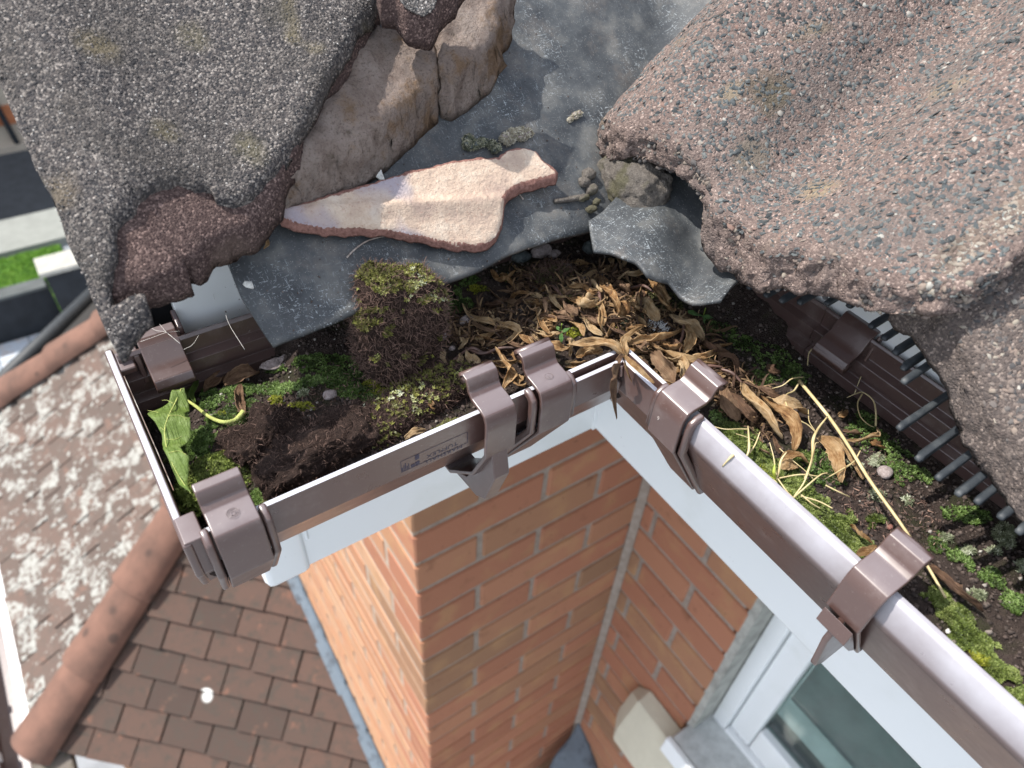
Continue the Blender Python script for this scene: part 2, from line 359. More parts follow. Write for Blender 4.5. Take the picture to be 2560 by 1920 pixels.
M_CHG = m_rnd('grey_grit', [(0, (0.02, 0.022, 0.026)), (0.5, (0.08, 0.075, 0.072)), (0.75, (0.17, 0.15, 0.14)), (0.93, (0.28, 0.26, 0.24)), (1, (0.55, 0.53, 0.5))], 0.75)
def m_moss(name, a, b, c):
    return m_rnd(name, [(0, a), (0.5, b), (1, c)], 0.55, trans=0.3, mod=120)
M_MG = m_moss('green_moss', (0.035, 0.06, 0.012), (0.095, 0.165, 0.03), (0.24, 0.34, 0.11))
M_MY = m_moss('yellow_moss', (0.14, 0.16, 0.015), (0.28, 0.30, 0.025), (0.42, 0.42, 0.06))
M_MD = m_moss('dark_moss', (0.06, 0.06, 0.022), (0.12, 0.125, 0.035), (0.24, 0.24, 0.09))
M_ML = m_moss('pale_lichen_moss', (0.14, 0.16, 0.09), (0.30, 0.33, 0.20), (0.52, 0.55, 0.42))
M_CL = m_rnd('cream_lichen', [(0, (0.22, 0.19, 0.13)), (0.5, (0.42, 0.38, 0.29)), (1, (0.60, 0.57, 0.47))], 0.9)
M_FB = m_rnd('brown_rootlets', [(0, (0.07, 0.042, 0.034)), (0.6, (0.17, 0.105, 0.082)), (1, (0.30, 0.19, 0.145))], 0.9, trans=0.1)
M_CR = m_rnd('soil_crumbs', [(0, (0.03, 0.022, 0.019)), (0.6, (0.075, 0.056, 0.047)), (0.85, (0.09, 0.065, 0.055)), (0.97, (0.17, 0.14, 0.12)), (1, (0.4, 0.38, 0.34))], 0.9)
m = Mat('dark_soil', 0.95, 0.2)
m.color(m.mix(m.ramp([(0.3, (0.030, 0.022, 0.019)), (0.6, (0.085, 0.062, 0.053)), (0.8, (0.15, 0.11, 0.095))], m.noise(180, 8, 0.75)), (0.03, 0.045, 0.01), m.mth('MULTIPLY', m.step(m.noise(45, 3), 0.5, 0.65), 0.5)))
m.bump(m.mth('ADD', m.noise(350, 6, 0.8), m.noise(1800, 2, 0.7)), 0.0022, 1.0); M_SO = m.m
def m_leaf(name, stops, tr=0.25, rough=0.6):
    m = Mat(name, rough, 0.35); ob = m.N('ShaderNodeTexCoord')
    uvn = m.N('ShaderNodeUVMap'); sp = m.N('ShaderNodeSeparateXYZ'); m.L(uvn.outputs[0], sp.inputs[0])
    cx = m.N('ShaderNodeCombineXYZ'); m.L(m.mth('MULTIPLY', sp.outputs[0], 26.0), cx.inputs[0]); m.L(m.mth('MULTIPLY', sp.outputs[1], 4.0), cx.inputs[1]); m.L(m.mth('MULTIPLY', m.oinfo(), 30.0), cx.inputs[2])
    st = m.noise(1.0, 4, 0.7, 0.6, cx.outputs[0]); pt = m.noise(220, 4, 0.6)
    f = m.mth('ADD', m.mth('MULTIPLY', st, 0.5), m.mth('MULTIPLY', pt, 0.5)); f = m.mth('ADD', f, m.mth('MULTIPLY', m.mth('SUBTRACT', m.oinfo(), 0.5), 0.22))
    c = m.ramp(stops, f); m.color(c); m.bump(m.mth('ADD', st, m.mth('MULTIPLY', pt, 0.5)), 0.0016, 1.0)
    t = m.N('ShaderNodeBsdfTranslucent'); m.L(c, t.inputs['Color']); mx = m.N('ShaderNodeMixShader'); mx.inputs[0].default_value = tr
    m.L(m.b.outputs[0], mx.inputs[1]); m.L(t.outputs[0], mx.inputs[2]); m.L(mx.outputs[0], m.nt.nodes['Material Output'].inputs[0]); return m.m
M_LF = m_leaf('dry_tan_leaf', [(0.28, (0.10, 0.05, 0.025)), (0.40, (0.36, 0.19, 0.075)), (0.50, (0.55, 0.36, 0.18)), (0.66, (0.72, 0.55, 0.34))])
M_LFB = m_leaf('dry_brown_leaf', [(0.25, (0.07, 0.04, 0.03)), (0.45, (0.20, 0.115, 0.07)), (0.62, (0.34, 0.215, 0.13)), (0.8, (0.46, 0.33, 0.21))])
M_LFG = m_leaf('green_leaf', [(0.3, (0.10, 0.165, 0.03)), (0.55, (0.16, 0.235, 0.05)), (0.8, (0.25, 0.33, 0.11))], 0.3, 0.45)
M_ST = m_leaf('straw', [(0.2, (0.30, 0.22, 0.10)), (0.5, (0.55, 0.44, 0.22)), (0.8, (0.70, 0.60, 0.36))], 0.15)
m = Mat('weathered_lead', 0.5, 0.35)
ln = m.N('ShaderNodeTexNoise'); fl = m.noise(55, 5, 0.6); sc1 = m.scale((1400, 260, 300)); sc2 = m.scale((300, 1300, 300))
s1 = m.step(m.noise(1.0, 1, 0.4, 1.6, sc1), 0.66, 0.70); s2 = m.step(m.noise(1.0, 1, 0.4, 1.6, sc2), 0.66, 0.70)
sel = m.step(m.noise(28, 3), 0.45, 0.66); s = m.mth('MULTIPLY', m.mth('MAXIMUM', s1, s2), m.mth('ADD', m.mth('MULTIPLY', sel, 0.5), 0.10))
base = m.ramp([(0.3, (0.030, 0.033, 0.037)), (0.5, (0.055, 0.060, 0.064)), (0.7, (0.12, 0.12, 0.115))], fl)
dust = m.step(m.noise(20, 7, 0.75), 0.50, 0.70); base = m.mix(base, (0.20, 0.165, 0.135), m.mth('MULTIPLY', dust, 0.32))
spk = m.step(m.vor(700), 0.16, 0.08); base = m.mix(base, (0.32, 0.30, 0.27), m.mth('MULTIPLY', spk, 0.6)); m.color(m.mix(base, (0.42, 0.46, 0.48), s))
m.roughn(m.mth('ADD', m.mth('MULTIPLY', fl, 0.4), 0.36)); m.bump(m.mth('ADD', m.noise(35, 3), m.mth('MULTIPLY', m.noise(700, 4, 0.7), 0.12)), 0.0018, 0.5); M_LD = m.m
m = Mat('mortar', 0.95, 0.2)
c = m.ramp([(0.3, (0.24, 0.18, 0.15)), (0.55, (0.38, 0.31, 0.27)), (0.75, (0.46, 0.39, 0.35))], m.noise(80, 6, 0.7)); c = m.mix(c, (0.22, 0.125, 0.055), m.mth('MULTIPLY', m.step(m.noise(20, 6, 0.7), 0.50, 0.60), 0.75))
c = m.mix(c, (0.06, 0.05, 0.03), m.mth('MULTIPLY', m.step(m.noise(38, 5, 0.7), 0.58, 0.7), 0.8)); c = m.mix(c, (0.09, 0.06, 0.045), m.mth('MULTIPLY', m.step(m.noise(700, 5, 0.8), 0.5, 0.64), 0.55)); m.color(c); m.bump(m.mth('ADD', m.noise(160, 6, 0.75), m.mth('MULTIPLY', m.noise(900, 4, 0.8), 0.6)), 0.004, 1.0); M_MO = m.m
m = Mat('dark_mortar', 0.95, 0.2)
m.color(m.mix(m.ramp([(0.3, (0.10, 0.088, 0.08)), (0.55, (0.22, 0.195, 0.17)), (0.75, (0.36, 0.32, 0.28))], m.noise(420, 6, 0.8)), (0.10, 0.10, 0.03), m.mth('MULTIPLY', m.step(m.noise(50, 3), 0.52, 0.65), 0.5))); m.bump(m.mth('ADD', m.noise(140, 5), m.noise(900, 4, 0.8)), 0.003, 1.0); M_MOD = m.m
m = Mat('pink_clay_fragment', 0.8, 0.3)
c = m.ramp([(0.35, (0.40, 0.30, 0.245)), (0.5, (0.52, 0.40, 0.31)), (0.65, (0.62, 0.52, 0.42))], m.noise(60, 6, 0.7)); c = m.mix(c, (0.36, 0.32, 0.36), m.step(m.noise(18, 3, 0.5), 0.5, 0.6)); c = m.mix(c, (0.30, 0.16, 0.12), m.mth('MULTIPLY', m.step(m.noise(600, 4, 0.7), 0.55, 0.7), 0.5)); c = m.mix(c, m.ramp([(0.35, (0.16, 0.075, 0.06)), (0.65, (0.30, 0.16, 0.13))], m.noise(500, 5, 0.7)), m.step(m.mth('ADD', m.rnd(), m.mth('MULTIPLY', m.mth('SUBTRACT', m.noise(400, 4), 0.5), 0.8)), 0.42, 0.58)); m.color(c); m.bump(m.mth('ADD', m.noise(500, 5, 0.75), m.noise(120, 4, 0.7)), 0.0012, 1.0); M_FR = m.m
m = Mat('red_fragment_rim', 0.9, 0.2); m.color(m.ramp([(0.35, (0.20, 0.085, 0.065)), (0.65, (0.38, 0.20, 0.16))], m.noise(500, 5, 0.7))); m.bump(m.noise(900, 4, 0.8), 0.001, 1.0); M_FRE = m.m
m = Mat('black_rubber', 0.55, 0.4); m.color(m.mix((0.024, 0.029, 0.034), (0.075, 0.082, 0.085), m.mth('MULTIPLY', m.step(m.noise(120, 4), 0.45, 0.7), 0.5))); M_BK = m.m
m = Mat('void_black', 0.95, 0.2); m.color((0.008, 0.008, 0.009)); M_FE = m.m  # near-black colour stands for the unlit void under the tiles
def m_brick(name, cols, seed=0):
    m = Mat(name, 0.88, 0.25); r = m.oinfo(); c = m.ramp(cols, r); n = m.noise(28, 5, 0.6)
    c = m.mix(c, tuple(x * 0.55 for x in cols[0][1]), m.mth('MULTIPLY', m.step(n, 0.55, 0.75), 0.6)); c = m.mix(c, (0.46, 0.27, 0.13), m.mth('MULTIPLY', m.step(m.noise(14, 3), 0.5, 0.7), 0.45))
    dk = m.step(m.vor(90), 0.16, 0.07); c = m.mix(c, (0.08, 0.04, 0.03), m.mth('MULTIPLY', dk, m.step(m.noise(20, 2), 0.5, 0.6))); m.color(c); m.bump(m.noise(260, 5, 0.7), 0.0015, 0.8); return m.m
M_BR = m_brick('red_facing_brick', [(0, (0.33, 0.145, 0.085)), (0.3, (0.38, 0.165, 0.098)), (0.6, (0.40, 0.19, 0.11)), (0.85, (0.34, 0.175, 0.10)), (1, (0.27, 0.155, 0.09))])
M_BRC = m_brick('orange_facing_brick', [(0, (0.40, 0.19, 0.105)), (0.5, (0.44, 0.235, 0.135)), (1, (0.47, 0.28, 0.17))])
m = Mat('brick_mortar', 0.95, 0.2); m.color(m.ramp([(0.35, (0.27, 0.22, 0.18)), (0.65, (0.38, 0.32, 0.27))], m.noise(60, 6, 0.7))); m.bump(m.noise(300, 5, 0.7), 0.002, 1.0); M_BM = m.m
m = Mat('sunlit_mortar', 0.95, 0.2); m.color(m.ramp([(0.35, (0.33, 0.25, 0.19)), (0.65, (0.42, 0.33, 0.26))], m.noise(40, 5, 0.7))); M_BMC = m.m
def m_claytile(name, lich):
    m = Mat(name, 0.9, 0.25); c = m.ramp([(0, (0.062, 0.044, 0.037)), (0.5, (0.080, 0.054, 0.044)), (1, (0.105, 0.064, 0.050))], m.oinfo())
    c = m.mix(c, (0.060, 0.050, 0.042), m.mth('MULTIPLY', m.step(m.noise(24, 6, 0.7), 0.46, 0.66), 0.8)); c = m.mix(c, (0.22, 0.105, 0.07), m.mth('MULTIPLY', m.step(m.noise(19, 3), 0.6, 0.72), 0.45))
    if lich:
        l = m.step(m.noise(9, 6, 0.62, 0.4), 0.50, 0.58); l2 = m.step(m.noise(30, 4, 0.6), 0.58, 0.64); c = m.mix(c, (0.19, 0.155, 0.135), 0.3); c = m.mix(c, (0.34, 0.345, 0.32), m.mth('MULTIPLY', m.mth('MAXIMUM', m.mth('MULTIPLY', l, m.step(m.noise(45, 4, 0.7), 0.40, 0.52)), l2), 0.85))
    else:
        l = m.step(m.vor(5.0), 0.17, 0.13); c = m.mix(c, (0.62, 0.64, 0.62), m.mth('MULTIPLY', l, m.step(m.noise(3.1, 2), 0.56, 0.60)))
        l = m.step(m.vor(34.0), 0.14, 0.08); c = m.mix(c, (0.06, 0.05, 0.045), m.mth('MULTIPLY', l, 0.6))
    m.color(c); m.bump(m.noise(120, 5, 0.7), 0.002, 0.8); return m.m
M_CT = m_claytile('clay_tile_plain', False); M_CTL = m_claytile('clay_tile_lichened', True)
m = Mat('hip_clay', 0.85, 0.3); c = m.ramp([(0.35, (0.115, 0.066, 0.05)), (0.65, (0.185, 0.10, 0.073))], m.noise(9, 5, 0.6)); c = m.mix(c, (0.05, 0.035, 0.03), m.mth('MULTIPLY', m.step(m.vor(9.0), 0.22, 0.1), 0.7)); m.color(c); m.bump(m.noise(160, 4), 0.0015, 0.6); M_HP = m.m
m = Mat('blue_lead', 0.5, 0.5); m.color(m.mix((0.12, 0.15, 0.18), (0.045, 0.05, 0.06), m.mth('MULTIPLY', m.step(m.noise(26, 6, 0.7), 0.5, 0.66), 0.8))); m.bump(m.noise(18, 3), 0.01, 0.4); M_BL = m.m
def m_flat(name, c, rough=0.85, n=0.25, sc=8, spec=0.3):
    m = Mat(name, rough, spec); m.color(m.mix(c, tuple(x * (1 - n) for x in c), m.step(m.noise(sc, 5, 0.65), 0.35, 0.7))); m.bump(m.noise(sc * 6, 4), 0.004, 0.4); return m.m

def thin(name, pts, mat, parent=None, z=0.004):
    """ground sheet from a list of (x,y,z)"""
    return meshpy(name, pts, [tuple(range(len(pts)))], mat, parent)
# ================================================================== ground and street far below
GZ = -4.6
def struct(o): o['kind'] = 'structure'; return o
M_PAVE = m_flat('grey_paving', (0.26, 0.28, 0.30), 0.85, 0.25, 5); M_ROAD = m_flat('asphalt', (0.055, 0.06, 0.066), 0.9, 0.25, 9)
M_KERB = m_flat('pale_pavement', (0.25, 0.26, 0.24), 0.9, 0.15, 6); M_BLK = m_flat('dark_painted_wall', (0.018, 0.022, 0.028), 0.7, 0.4, 6)
M_CRM = m_flat('cream_render', (0.60, 0.56, 0.44), 0.8, 0.1, 10); M_BEI = m_flat('beige_render', (0.38, 0.33, 0.27), 0.9, 0.15, 3)
M_COP = m_flat('pale_coping', (0.40, 0.39, 0.35), 0.85, 0.2, 12)
struct(box('ground', (-60, -60, GZ - 0.2), (60, 90, GZ), M_PAVE))
struct(box('road', (-60, 9.35, GZ - 0.1), (60, 11.3, GZ + 0.004), M_ROAD))
struct(box('pavement', (-60, 8.62, GZ - 0.1), (60, 9.35, GZ + 0.10), M_KERB))
struct(box('far_pavement', (-60, 11.3, GZ - 0.1), (60, 11.4, GZ + 0.10), M_BEI))
M_GRS = m_rnd('grass_blades', [(0, (0.05, 0.14, 0.01)), (0.5, (0.11, 0.27, 0.02)), (1, (0.22, 0.40, 0.05))], 0.6, trans=0.3, mod=3)
M_GRB = m_flat('lawn_soil', (0.07, 0.16, 0.02), 0.9, 0.4, 6)
struct(box('lawn', (-9, 7.16, GZ - 0.1), (-0.40, 8.60, GZ + 0.03), M_GRB))
n = 12000; p = np.stack([RNG.uniform(-3.0, -0.42, n), RNG.uniform(7.2, 8.59, n), np.full(n, GZ + 0.03)], 1)
g = scatter('grass', p, np.tile([[0, 0, 1.]], (n, 1)) + RNG.normal(0, 0.15, (n, 3)), RNG.uniform(0.02, 0.045, n), TUFT_V, TUFT_F, M_GRS); g['kind'] = 'stuff'
# slabs of the drive between the bay and the garden wall
M_SLB = m_brick('blue_grey_paver', [(0, (0.34, 0.38, 0.43)), (0.5, (0.40, 0.44, 0.49)), (1, (0.46, 0.50, 0.54))])
dr = box('driveway', (-4, 3.0, GZ - 0.1), (0.2, 7.0, GZ + 0.01), M_PAVE); struct(dr)
pm = None
for i in range(10):
    for j in range(9):
        if pm is None: o = box('paver', (0.006, 0.006, 0), (0.294, 0.294, 0.03), M_SLB, dr); pm = o.data
        else: o = bpy.data.objects.new('paver', pm); COL.objects.link(o); o.parent = dr
        o.location = (-2.8 + i * 0.3, 4.3 + j * 0.3, GZ + 0.012)
# garden wall with pier and coping
gw = empty('garden_wall', (-1, 7.2, GZ)); tag(gw, 'low dark garden wall with a white coped pier beside the lawn', 'wall')
keep(box('wall_panel', (-9, 7.02, GZ), (-0.63, 7.15, GZ + 0.53), M_BLK, gw), gw)
keep(box('pier', (-0.60, 6.70, GZ), (0.6, 6.94, GZ + 0.86), M_BLK, gw), gw)
keep(box('coping', (-0.64, 6.67, GZ + 0.86), (0.7, 6.97, GZ + 0.91), M_COP, gw, 0.01), gw)
keep(box('wall_cap', (-9, 7.0, GZ + 0.53), (-0.645, 7.17, GZ + 0.56), m_flat('grey_cap', (0.10, 0.11, 0.11)), gw), gw)
# house front across the street
fh = empty('house_across_street', (-1, 12, GZ)); tag(fh, 'beige rendered house with an orange brick band across the road', 'house')
keep(box('wall', (-12, 11.4, GZ), (12, 11.8, GZ + 0.36), M_BEI, fh), fh)
keep(box('brick_band', (-12, 11.38, GZ + 0.36), (12, 11.8, GZ + 0.62), m_flat('orange_band', (0.40, 0.15, 0.07), 0.9, 0.3, 6), fh), fh)
keep(box('upper_wall', (-12, 11.4, GZ + 0.62), (12, 11.8, GZ + 5.0), M_BEI, fh), fh)
keep(tube('downpipe', [(-0.42, 11.34, GZ + 0.1), (-0.44, 11.34, GZ + 0.3), (-0.55, 11.34, GZ + 1.6)], 0.035, M_BLK, fh), fh)

# ================================================================== brick walls
LA = 0.4479
def brickmesh(l, h, d, seed):
    r = random.Random(seed); b = 0.003; v = []; 
    for sx in (0, 1):
        for sy in (0, 1):
            for sz in (0, 1):
                x, y, z = sx * l, sy * d, sz * h; ox, oy, oz = (b if sx == 0 else -b), (b if sy == 0 else -b), (b if sz == 0 else -b)
                j = lambda: r.uniform(-0.0009, 0.0009)
                v += [(x + j(), y + oy, z + oz), (x + ox, y + j(), z + oz), (x + ox, y + oy, z + j())]
    bm = bmesh.new(); vs = [bm.verts.new(a) for a in v]; bmesh.ops.convex_hull(bm, input=vs); me = bpy.data.meshes.new('brick'); bm.to_mesh(me); bm.free(); return me
BM = {}
def brick(parent, kind, l, mat, pos, rz, seed, d=0.06):
    key = (round(l, 3), mat.name, seed % 4, d)
    if key not in BM: BM[key] = brickmesh(l, 0.065, d, int(l * 1000) + seed % 4); BM[key].materials.append(mat)
    o = bpy.data.objects.new('brick', BM[key]); COL.objects.link(o); o.parent = parent; o.location = pos; o.rotation_euler = (0, random.uniform(-0.003, 0.003) if rz == 0 else 0, rz); return o
K0, K1 = -4, 26
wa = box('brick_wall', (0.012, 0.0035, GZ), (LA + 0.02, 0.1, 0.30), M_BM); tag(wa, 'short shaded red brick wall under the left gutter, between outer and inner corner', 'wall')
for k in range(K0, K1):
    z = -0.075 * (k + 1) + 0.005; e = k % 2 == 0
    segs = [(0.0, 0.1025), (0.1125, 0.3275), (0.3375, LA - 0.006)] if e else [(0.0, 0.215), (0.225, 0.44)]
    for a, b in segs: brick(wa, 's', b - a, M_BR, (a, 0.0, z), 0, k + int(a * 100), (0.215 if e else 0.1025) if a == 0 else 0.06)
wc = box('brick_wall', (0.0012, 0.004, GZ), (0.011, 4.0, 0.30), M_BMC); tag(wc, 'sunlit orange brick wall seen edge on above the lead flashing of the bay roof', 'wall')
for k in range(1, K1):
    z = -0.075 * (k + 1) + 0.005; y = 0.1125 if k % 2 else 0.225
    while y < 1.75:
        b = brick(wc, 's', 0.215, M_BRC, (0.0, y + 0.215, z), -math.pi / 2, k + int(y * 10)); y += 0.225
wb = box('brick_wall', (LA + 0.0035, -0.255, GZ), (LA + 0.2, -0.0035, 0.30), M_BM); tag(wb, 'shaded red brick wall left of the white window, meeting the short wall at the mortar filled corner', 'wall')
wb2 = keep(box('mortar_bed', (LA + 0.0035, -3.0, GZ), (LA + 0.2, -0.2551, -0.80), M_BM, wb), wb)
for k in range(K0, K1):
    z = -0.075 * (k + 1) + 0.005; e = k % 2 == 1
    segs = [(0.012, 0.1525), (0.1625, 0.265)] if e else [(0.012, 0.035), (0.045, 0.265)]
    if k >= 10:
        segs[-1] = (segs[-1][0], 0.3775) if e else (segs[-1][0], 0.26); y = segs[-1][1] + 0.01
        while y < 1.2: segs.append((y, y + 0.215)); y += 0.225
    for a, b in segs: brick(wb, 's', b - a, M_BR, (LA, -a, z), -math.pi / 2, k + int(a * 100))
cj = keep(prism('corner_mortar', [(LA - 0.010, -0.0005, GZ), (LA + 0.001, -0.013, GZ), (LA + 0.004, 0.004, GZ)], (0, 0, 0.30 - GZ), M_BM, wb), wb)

# soffit and fascia boards
fa = empty('fascia_board', (0, -0.19, 0.27)); tag(fa, 'white fascia board of the short eaves above the sunlit wall end, with boxed left end', 'fascia')
keep(prism('board', [(-0.205, -0.191, 0.268), (-0.205, -0.183, 0.268), (-0.205, -0.1785, 0.541), (-0.205, -0.1815, 0.542), (-0.205, -0.1900, 0.521)], (0.305, 0, 0), M_WH, fa, 0.0008), fa)
keep(box('soffit', (-0.185, -0.183, 0.272), (LA - 0.02, 0.02, 0.280), M_WH, fa), fa)
keep(box('end_box', (-0.207, -0.1935, 0.262), (-0.172, -0.165, 0.48), M_WH, fa, 0.006), fa)
keep(box('joint_cover', (-0.1720, -0.1920, 0.30), (-0.169, -0.18, 0.50), M_WH, fa, 0.002), fa)
keep(box('dark_void_block', (-0.228, -0.178, 0.47), (0.098, -0.166, 0.565), M_FE, fa), fa)  # black block added for the dark void behind the fascia
fb = empty('fascia_board', (0.1, -0.4, 0.27)); tag(fb, 'long white fascia board above the window, under the right-hand gutter', 'fascia')
keep(prism('board', [(0.0995, -0.184, 0.268), (0.108, -0.184, 0.268), (0.150, -0.184, 0.566), (0.122, -0.184, 0.556), (0.103, -0.184, 0.540), (0.0995, -0.184, 0.520)], (0, -2.5, 0), M_WH, fb, 0.003), fb)
keep(box('soffit', (0.109, -2.7, 0.272), (LA + 0.1, -0.02, 0.280), M_WH, fb), fb)
keep(box('corner_trim', (0.0975, -0.1925, 0.2665), (0.108, -0.184, 0.50), M_WH, fb, 0.001), fb)

# ================================================================== window in the right-hand wall
wn = empty('window', (LA + 0.07, -0.3, -0.75)); tag(wn, 'white plastic window with dark glass and grey sill below the right-hand fascia', 'window')
keep(box('reveal_trim', (LA + 0.002, -0.278, -0.76), (LA + 0.10, -0.262, 0.27), m_flat('grey_sealant', (0.42, 0.42, 0.38), 0.9, 0.4, 30), wn), wn)
XW = LA + 0.055
keep(box('frame', (XW, -0.312, -0.80), (XW + 0.06, -0.279, 0.27), M_WH, wn, 0.004), wn)
keep(box('sash_stile', (XW + 0.012, -0.362, -0.745), (XW + 0.055, -0.3125, 0.27), M_WH, wn, 0.006), wn)
keep(box('frame', (XW, -1.7, -0.80), (XW + 0.06, -0.3125, -0.747), M_WH, wn, 0.004), wn)
keep(box('sash_rail', (XW + 0.012, -1.7, -0.7465), (XW + 0.055, -0.363, -0.665), M_WH, wn, 0.006), wn)
m = Mat('window_glass', 0.04); m.color((0.6, 0.7, 0.68))
gl = m.N('ShaderNodeBsdfGlossy'); gl.inputs['Roughness'].default_value = 0.03; tr = m.N('ShaderNodeBsdfTransparent'); tr.inputs['Color'].default_value = (0.55, 0.66, 0.64, 1)
fr = m.N('ShaderNodeLayerWeight'); fr.inputs['Blend'].default_value = 0.5; mx = m.N('ShaderNodeMixShader'); m.L(m.mth('ADD', m.mth('MULTIPLY', m.mth('POWER', fr.outputs['Facing'], 3.0), 0.7), 0.05), mx.inputs[0]); m.L(tr.outputs[0], mx.inputs[1]); m.L(gl.outputs[0], mx.inputs[2]); m.L(mx.outputs[0], m.nt.nodes['Material Output'].inputs[0]); M_GL = m.m
gla = keep(box('glass', (XW + 0.030, -1.7, -0.665), (XW + 0.034, -0.3625, 0.27), M_GL, wn), wn)
keep(box('spacer_bar', (XW + 0.036, -1.7, -0.665), (XW + 0.048, -0.3635, -0.648), M_BK, gla), gla)
keep(box('blind', (XW + 0.056, -1.7, -0.57), (XW + 0.060, -0.363, 0.26), m_flat('grey_blind', (0.34, 0.41, 0.40), 0.7, 0.4, 14), wn), wn)
keep(box('room_back', (XW + 0.9, -2.2, -1.6), (XW + 0.95, 0.1, 0.6), m_flat('room_dark', (0.05, 0.065, 0.06)), wn), wn)
keep(box('sill', (LA - 0.045, -1.75, -0.775), (XW + 0.01, -0.2655, -0.752), m_flat('grey_sill', (0.56, 0.58, 0.57), 0.7, 0.35, 20), wn, 0.005), wn)
keep(prism('sill_lip', [(LA - 0.062, -0.262, -0.80), (LA - 0.045, -0.262, -0.80), (LA - 0.045, -0.262, -0.748), (LA - 0.058, -0.262, -0.748)], (0, -1.5, 0), M_WH, wn, 0.003), wn)
# cream boxed unit on the wall below and left of the sill
cbm = bmesh.new()
prof = [(0.0, -0.96), (-0.075, -0.955), (-0.075, -0.89), (-0.035, -0.80), (0.0, -0.79)]
ys = [-0.135, -0.165, -1.6]; ins = [0.6, 1.0, 1.0]
rr = []
for yy, s_ in zip(ys, ins): rr.append([cbm.verts.new((LA - 0.0005 + x * s_, yy, -0.875 + (z + 0.875) * s_)) for x, z in prof])
for a, b in zip(rr[:-1], rr[1:]):
    for i in range(5): cbm.faces.new((a[i], a[(i + 1) % 5], b[(i + 1) % 5], b[i]))
cbm.faces.new(rr[0]); cbm.faces.new(rr[-1][::-1]); bmesh.ops.recalc_face_normals(cbm, faces=cbm.faces)
me = bpy.data.meshes.new('cream_awning_box'); cbm.to_mesh(me); cbm.free(); cb = link('cream_awning_box', me, M_CRM); bevel(cb, 0.003)
tag(cb, 'cream box with a chamfered end fixed to the wall below the window sill', 'box')
# lead apron in the bottom of the inner corner
def top(a, b): return -1.30 + (b - 0.0) * 0.9 - 0.35 * (LA - a) + 0.012 * fbm(P3(a, b), 14, 3, 4)
la = slab('lead_apron', roughen([(LA - 0.004, -0.004), (LA - 0.004, -0.55), (0.10, -0.55), (0.16, -0.30), (0.22, -0.12), (0.36, -0.03)], 0.02, 0.015, 3), top, 0.006, 0.012, M_BL)
tag(la, 'crumpled blue grey lead sheet at the foot of the inner brick corner', 'flashing')

# ================================================================== bay roof below
bay = empty('bay_roof', (-0.5, 1.5, -2.0)); tag(bay, 'red clay tiled hipped bay roof with white lichen below the gutter end', 'roof')
EX, EZ, TP = -0.965, -2.045, math.tan(math.radians(35.6)); CN = np.array([EX, 1.13]); FN = np.array([EX, 2.92]); q2 = 0.41421
th = math.atan(TP); ct, st_ = math.cos(th), math.sin(th)
def clip(poly, a, b, c):      # keep a*x+b*y<=c
    out = []
    for i in range(len(poly)):
        p, q = poly[i], poly[(i + 1) % len(poly)]; dp = a * p[0] + b * p[1] - c; dq = a * q[0] + b * q[1] - c
        if dp <= 0: out.append(p)
        if dp * dq < 0: t = dp / (dp - dq); out.append((p[0] + (q[0] - p[0]) * t, p[1] + (q[1] - p[1]) * t))
    return out
def facet(name, org, dr, mat, cuts, n_rows, i0, i1, offs=0.0):
    """org: eaves corner; dr: unit horizontal along eaves; rows climb perpendicular (towards the wall)"""
    dr = np.array([*dr, 0.0]); up = np.array([-dr[1], dr[0], 0.0]) * ct + np.array([0, 0, st_]); 
    if up[0] < 0: up = np.array([dr[1], -dr[0], 0.0]) * ct + np.array([0, 0, st_])
    nn = np.cross(dr, up); nn = nn * np.sign(nn[2])
    for j in range(n_rows):
        for i in range(i0, i1):
            a0 = (i + (0.5 if j % 2 else 0) + offs) * 0.167; b0 = j * 0.1
            poly = [(a0 + 0.0025, b0 + random.uniform(-.003, .003)), (a0 + 0.163, b0 + random.uniform(-.004, .004)), (a0 + 0.163, b0 + 0.13), (a0 + 0.0025, b0 + 0.13)]
            for c in cuts: poly = clip(poly, *c) if len(poly) > 2 else []
            if len(poly) < 3: continue
            ar = abs(sum(poly[k][0] * poly[(k + 1) % len(poly)][1] - poly[(k + 1) % len(poly)][0] * poly[k][1] for k in range(len(poly)))) / 2
            if ar < 0.0015: continue
            tilt = random.uniform(-0.005, 0.005)
            def W(a, b, h): return np.array([org[0], org[1], EZ]) + dr * a + up * b + nn * (h + 0.020 - (b - b0) * 0.16 + tilt * (a - a0) / 0.16)
            n = len(poly); v = [W(a, b, 0) for a, b in poly] + [W(a, b, -0.015) for a, b in poly]
            f = [tuple(range(n)), tuple(range(n, 2 * n))[::-1]] + [(k, n + k, n + (k + 1) % n, (k + 1) % n) for k in range(n)]
            if np.cross(v[1] - v[0], v[2] - v[0]) @ nn < 0: f = [t[::-1] for t in f]
            keep(meshpy('tile', v, f, mat, bay), bay)
s2 = math.sqrt(0.5)
# near splay: eaves from CN along (1,-1)
t225 = math.tan(math.radians(22.5))
facet('splay', CN, (s2, -s2), M_CT, [(-1.0, (q2 * ct), 0.0), (1.0, ct, 1.365)], 14, -2, 10, 0.1)
# front: eaves along +y from CN to FN
facet('front', CN, (0, 1), M_CTL, [(-1.0, q2 * ct, 0.0), (1.0, q2 * ct, 1.79)], 12, 0, 12, 0.0)
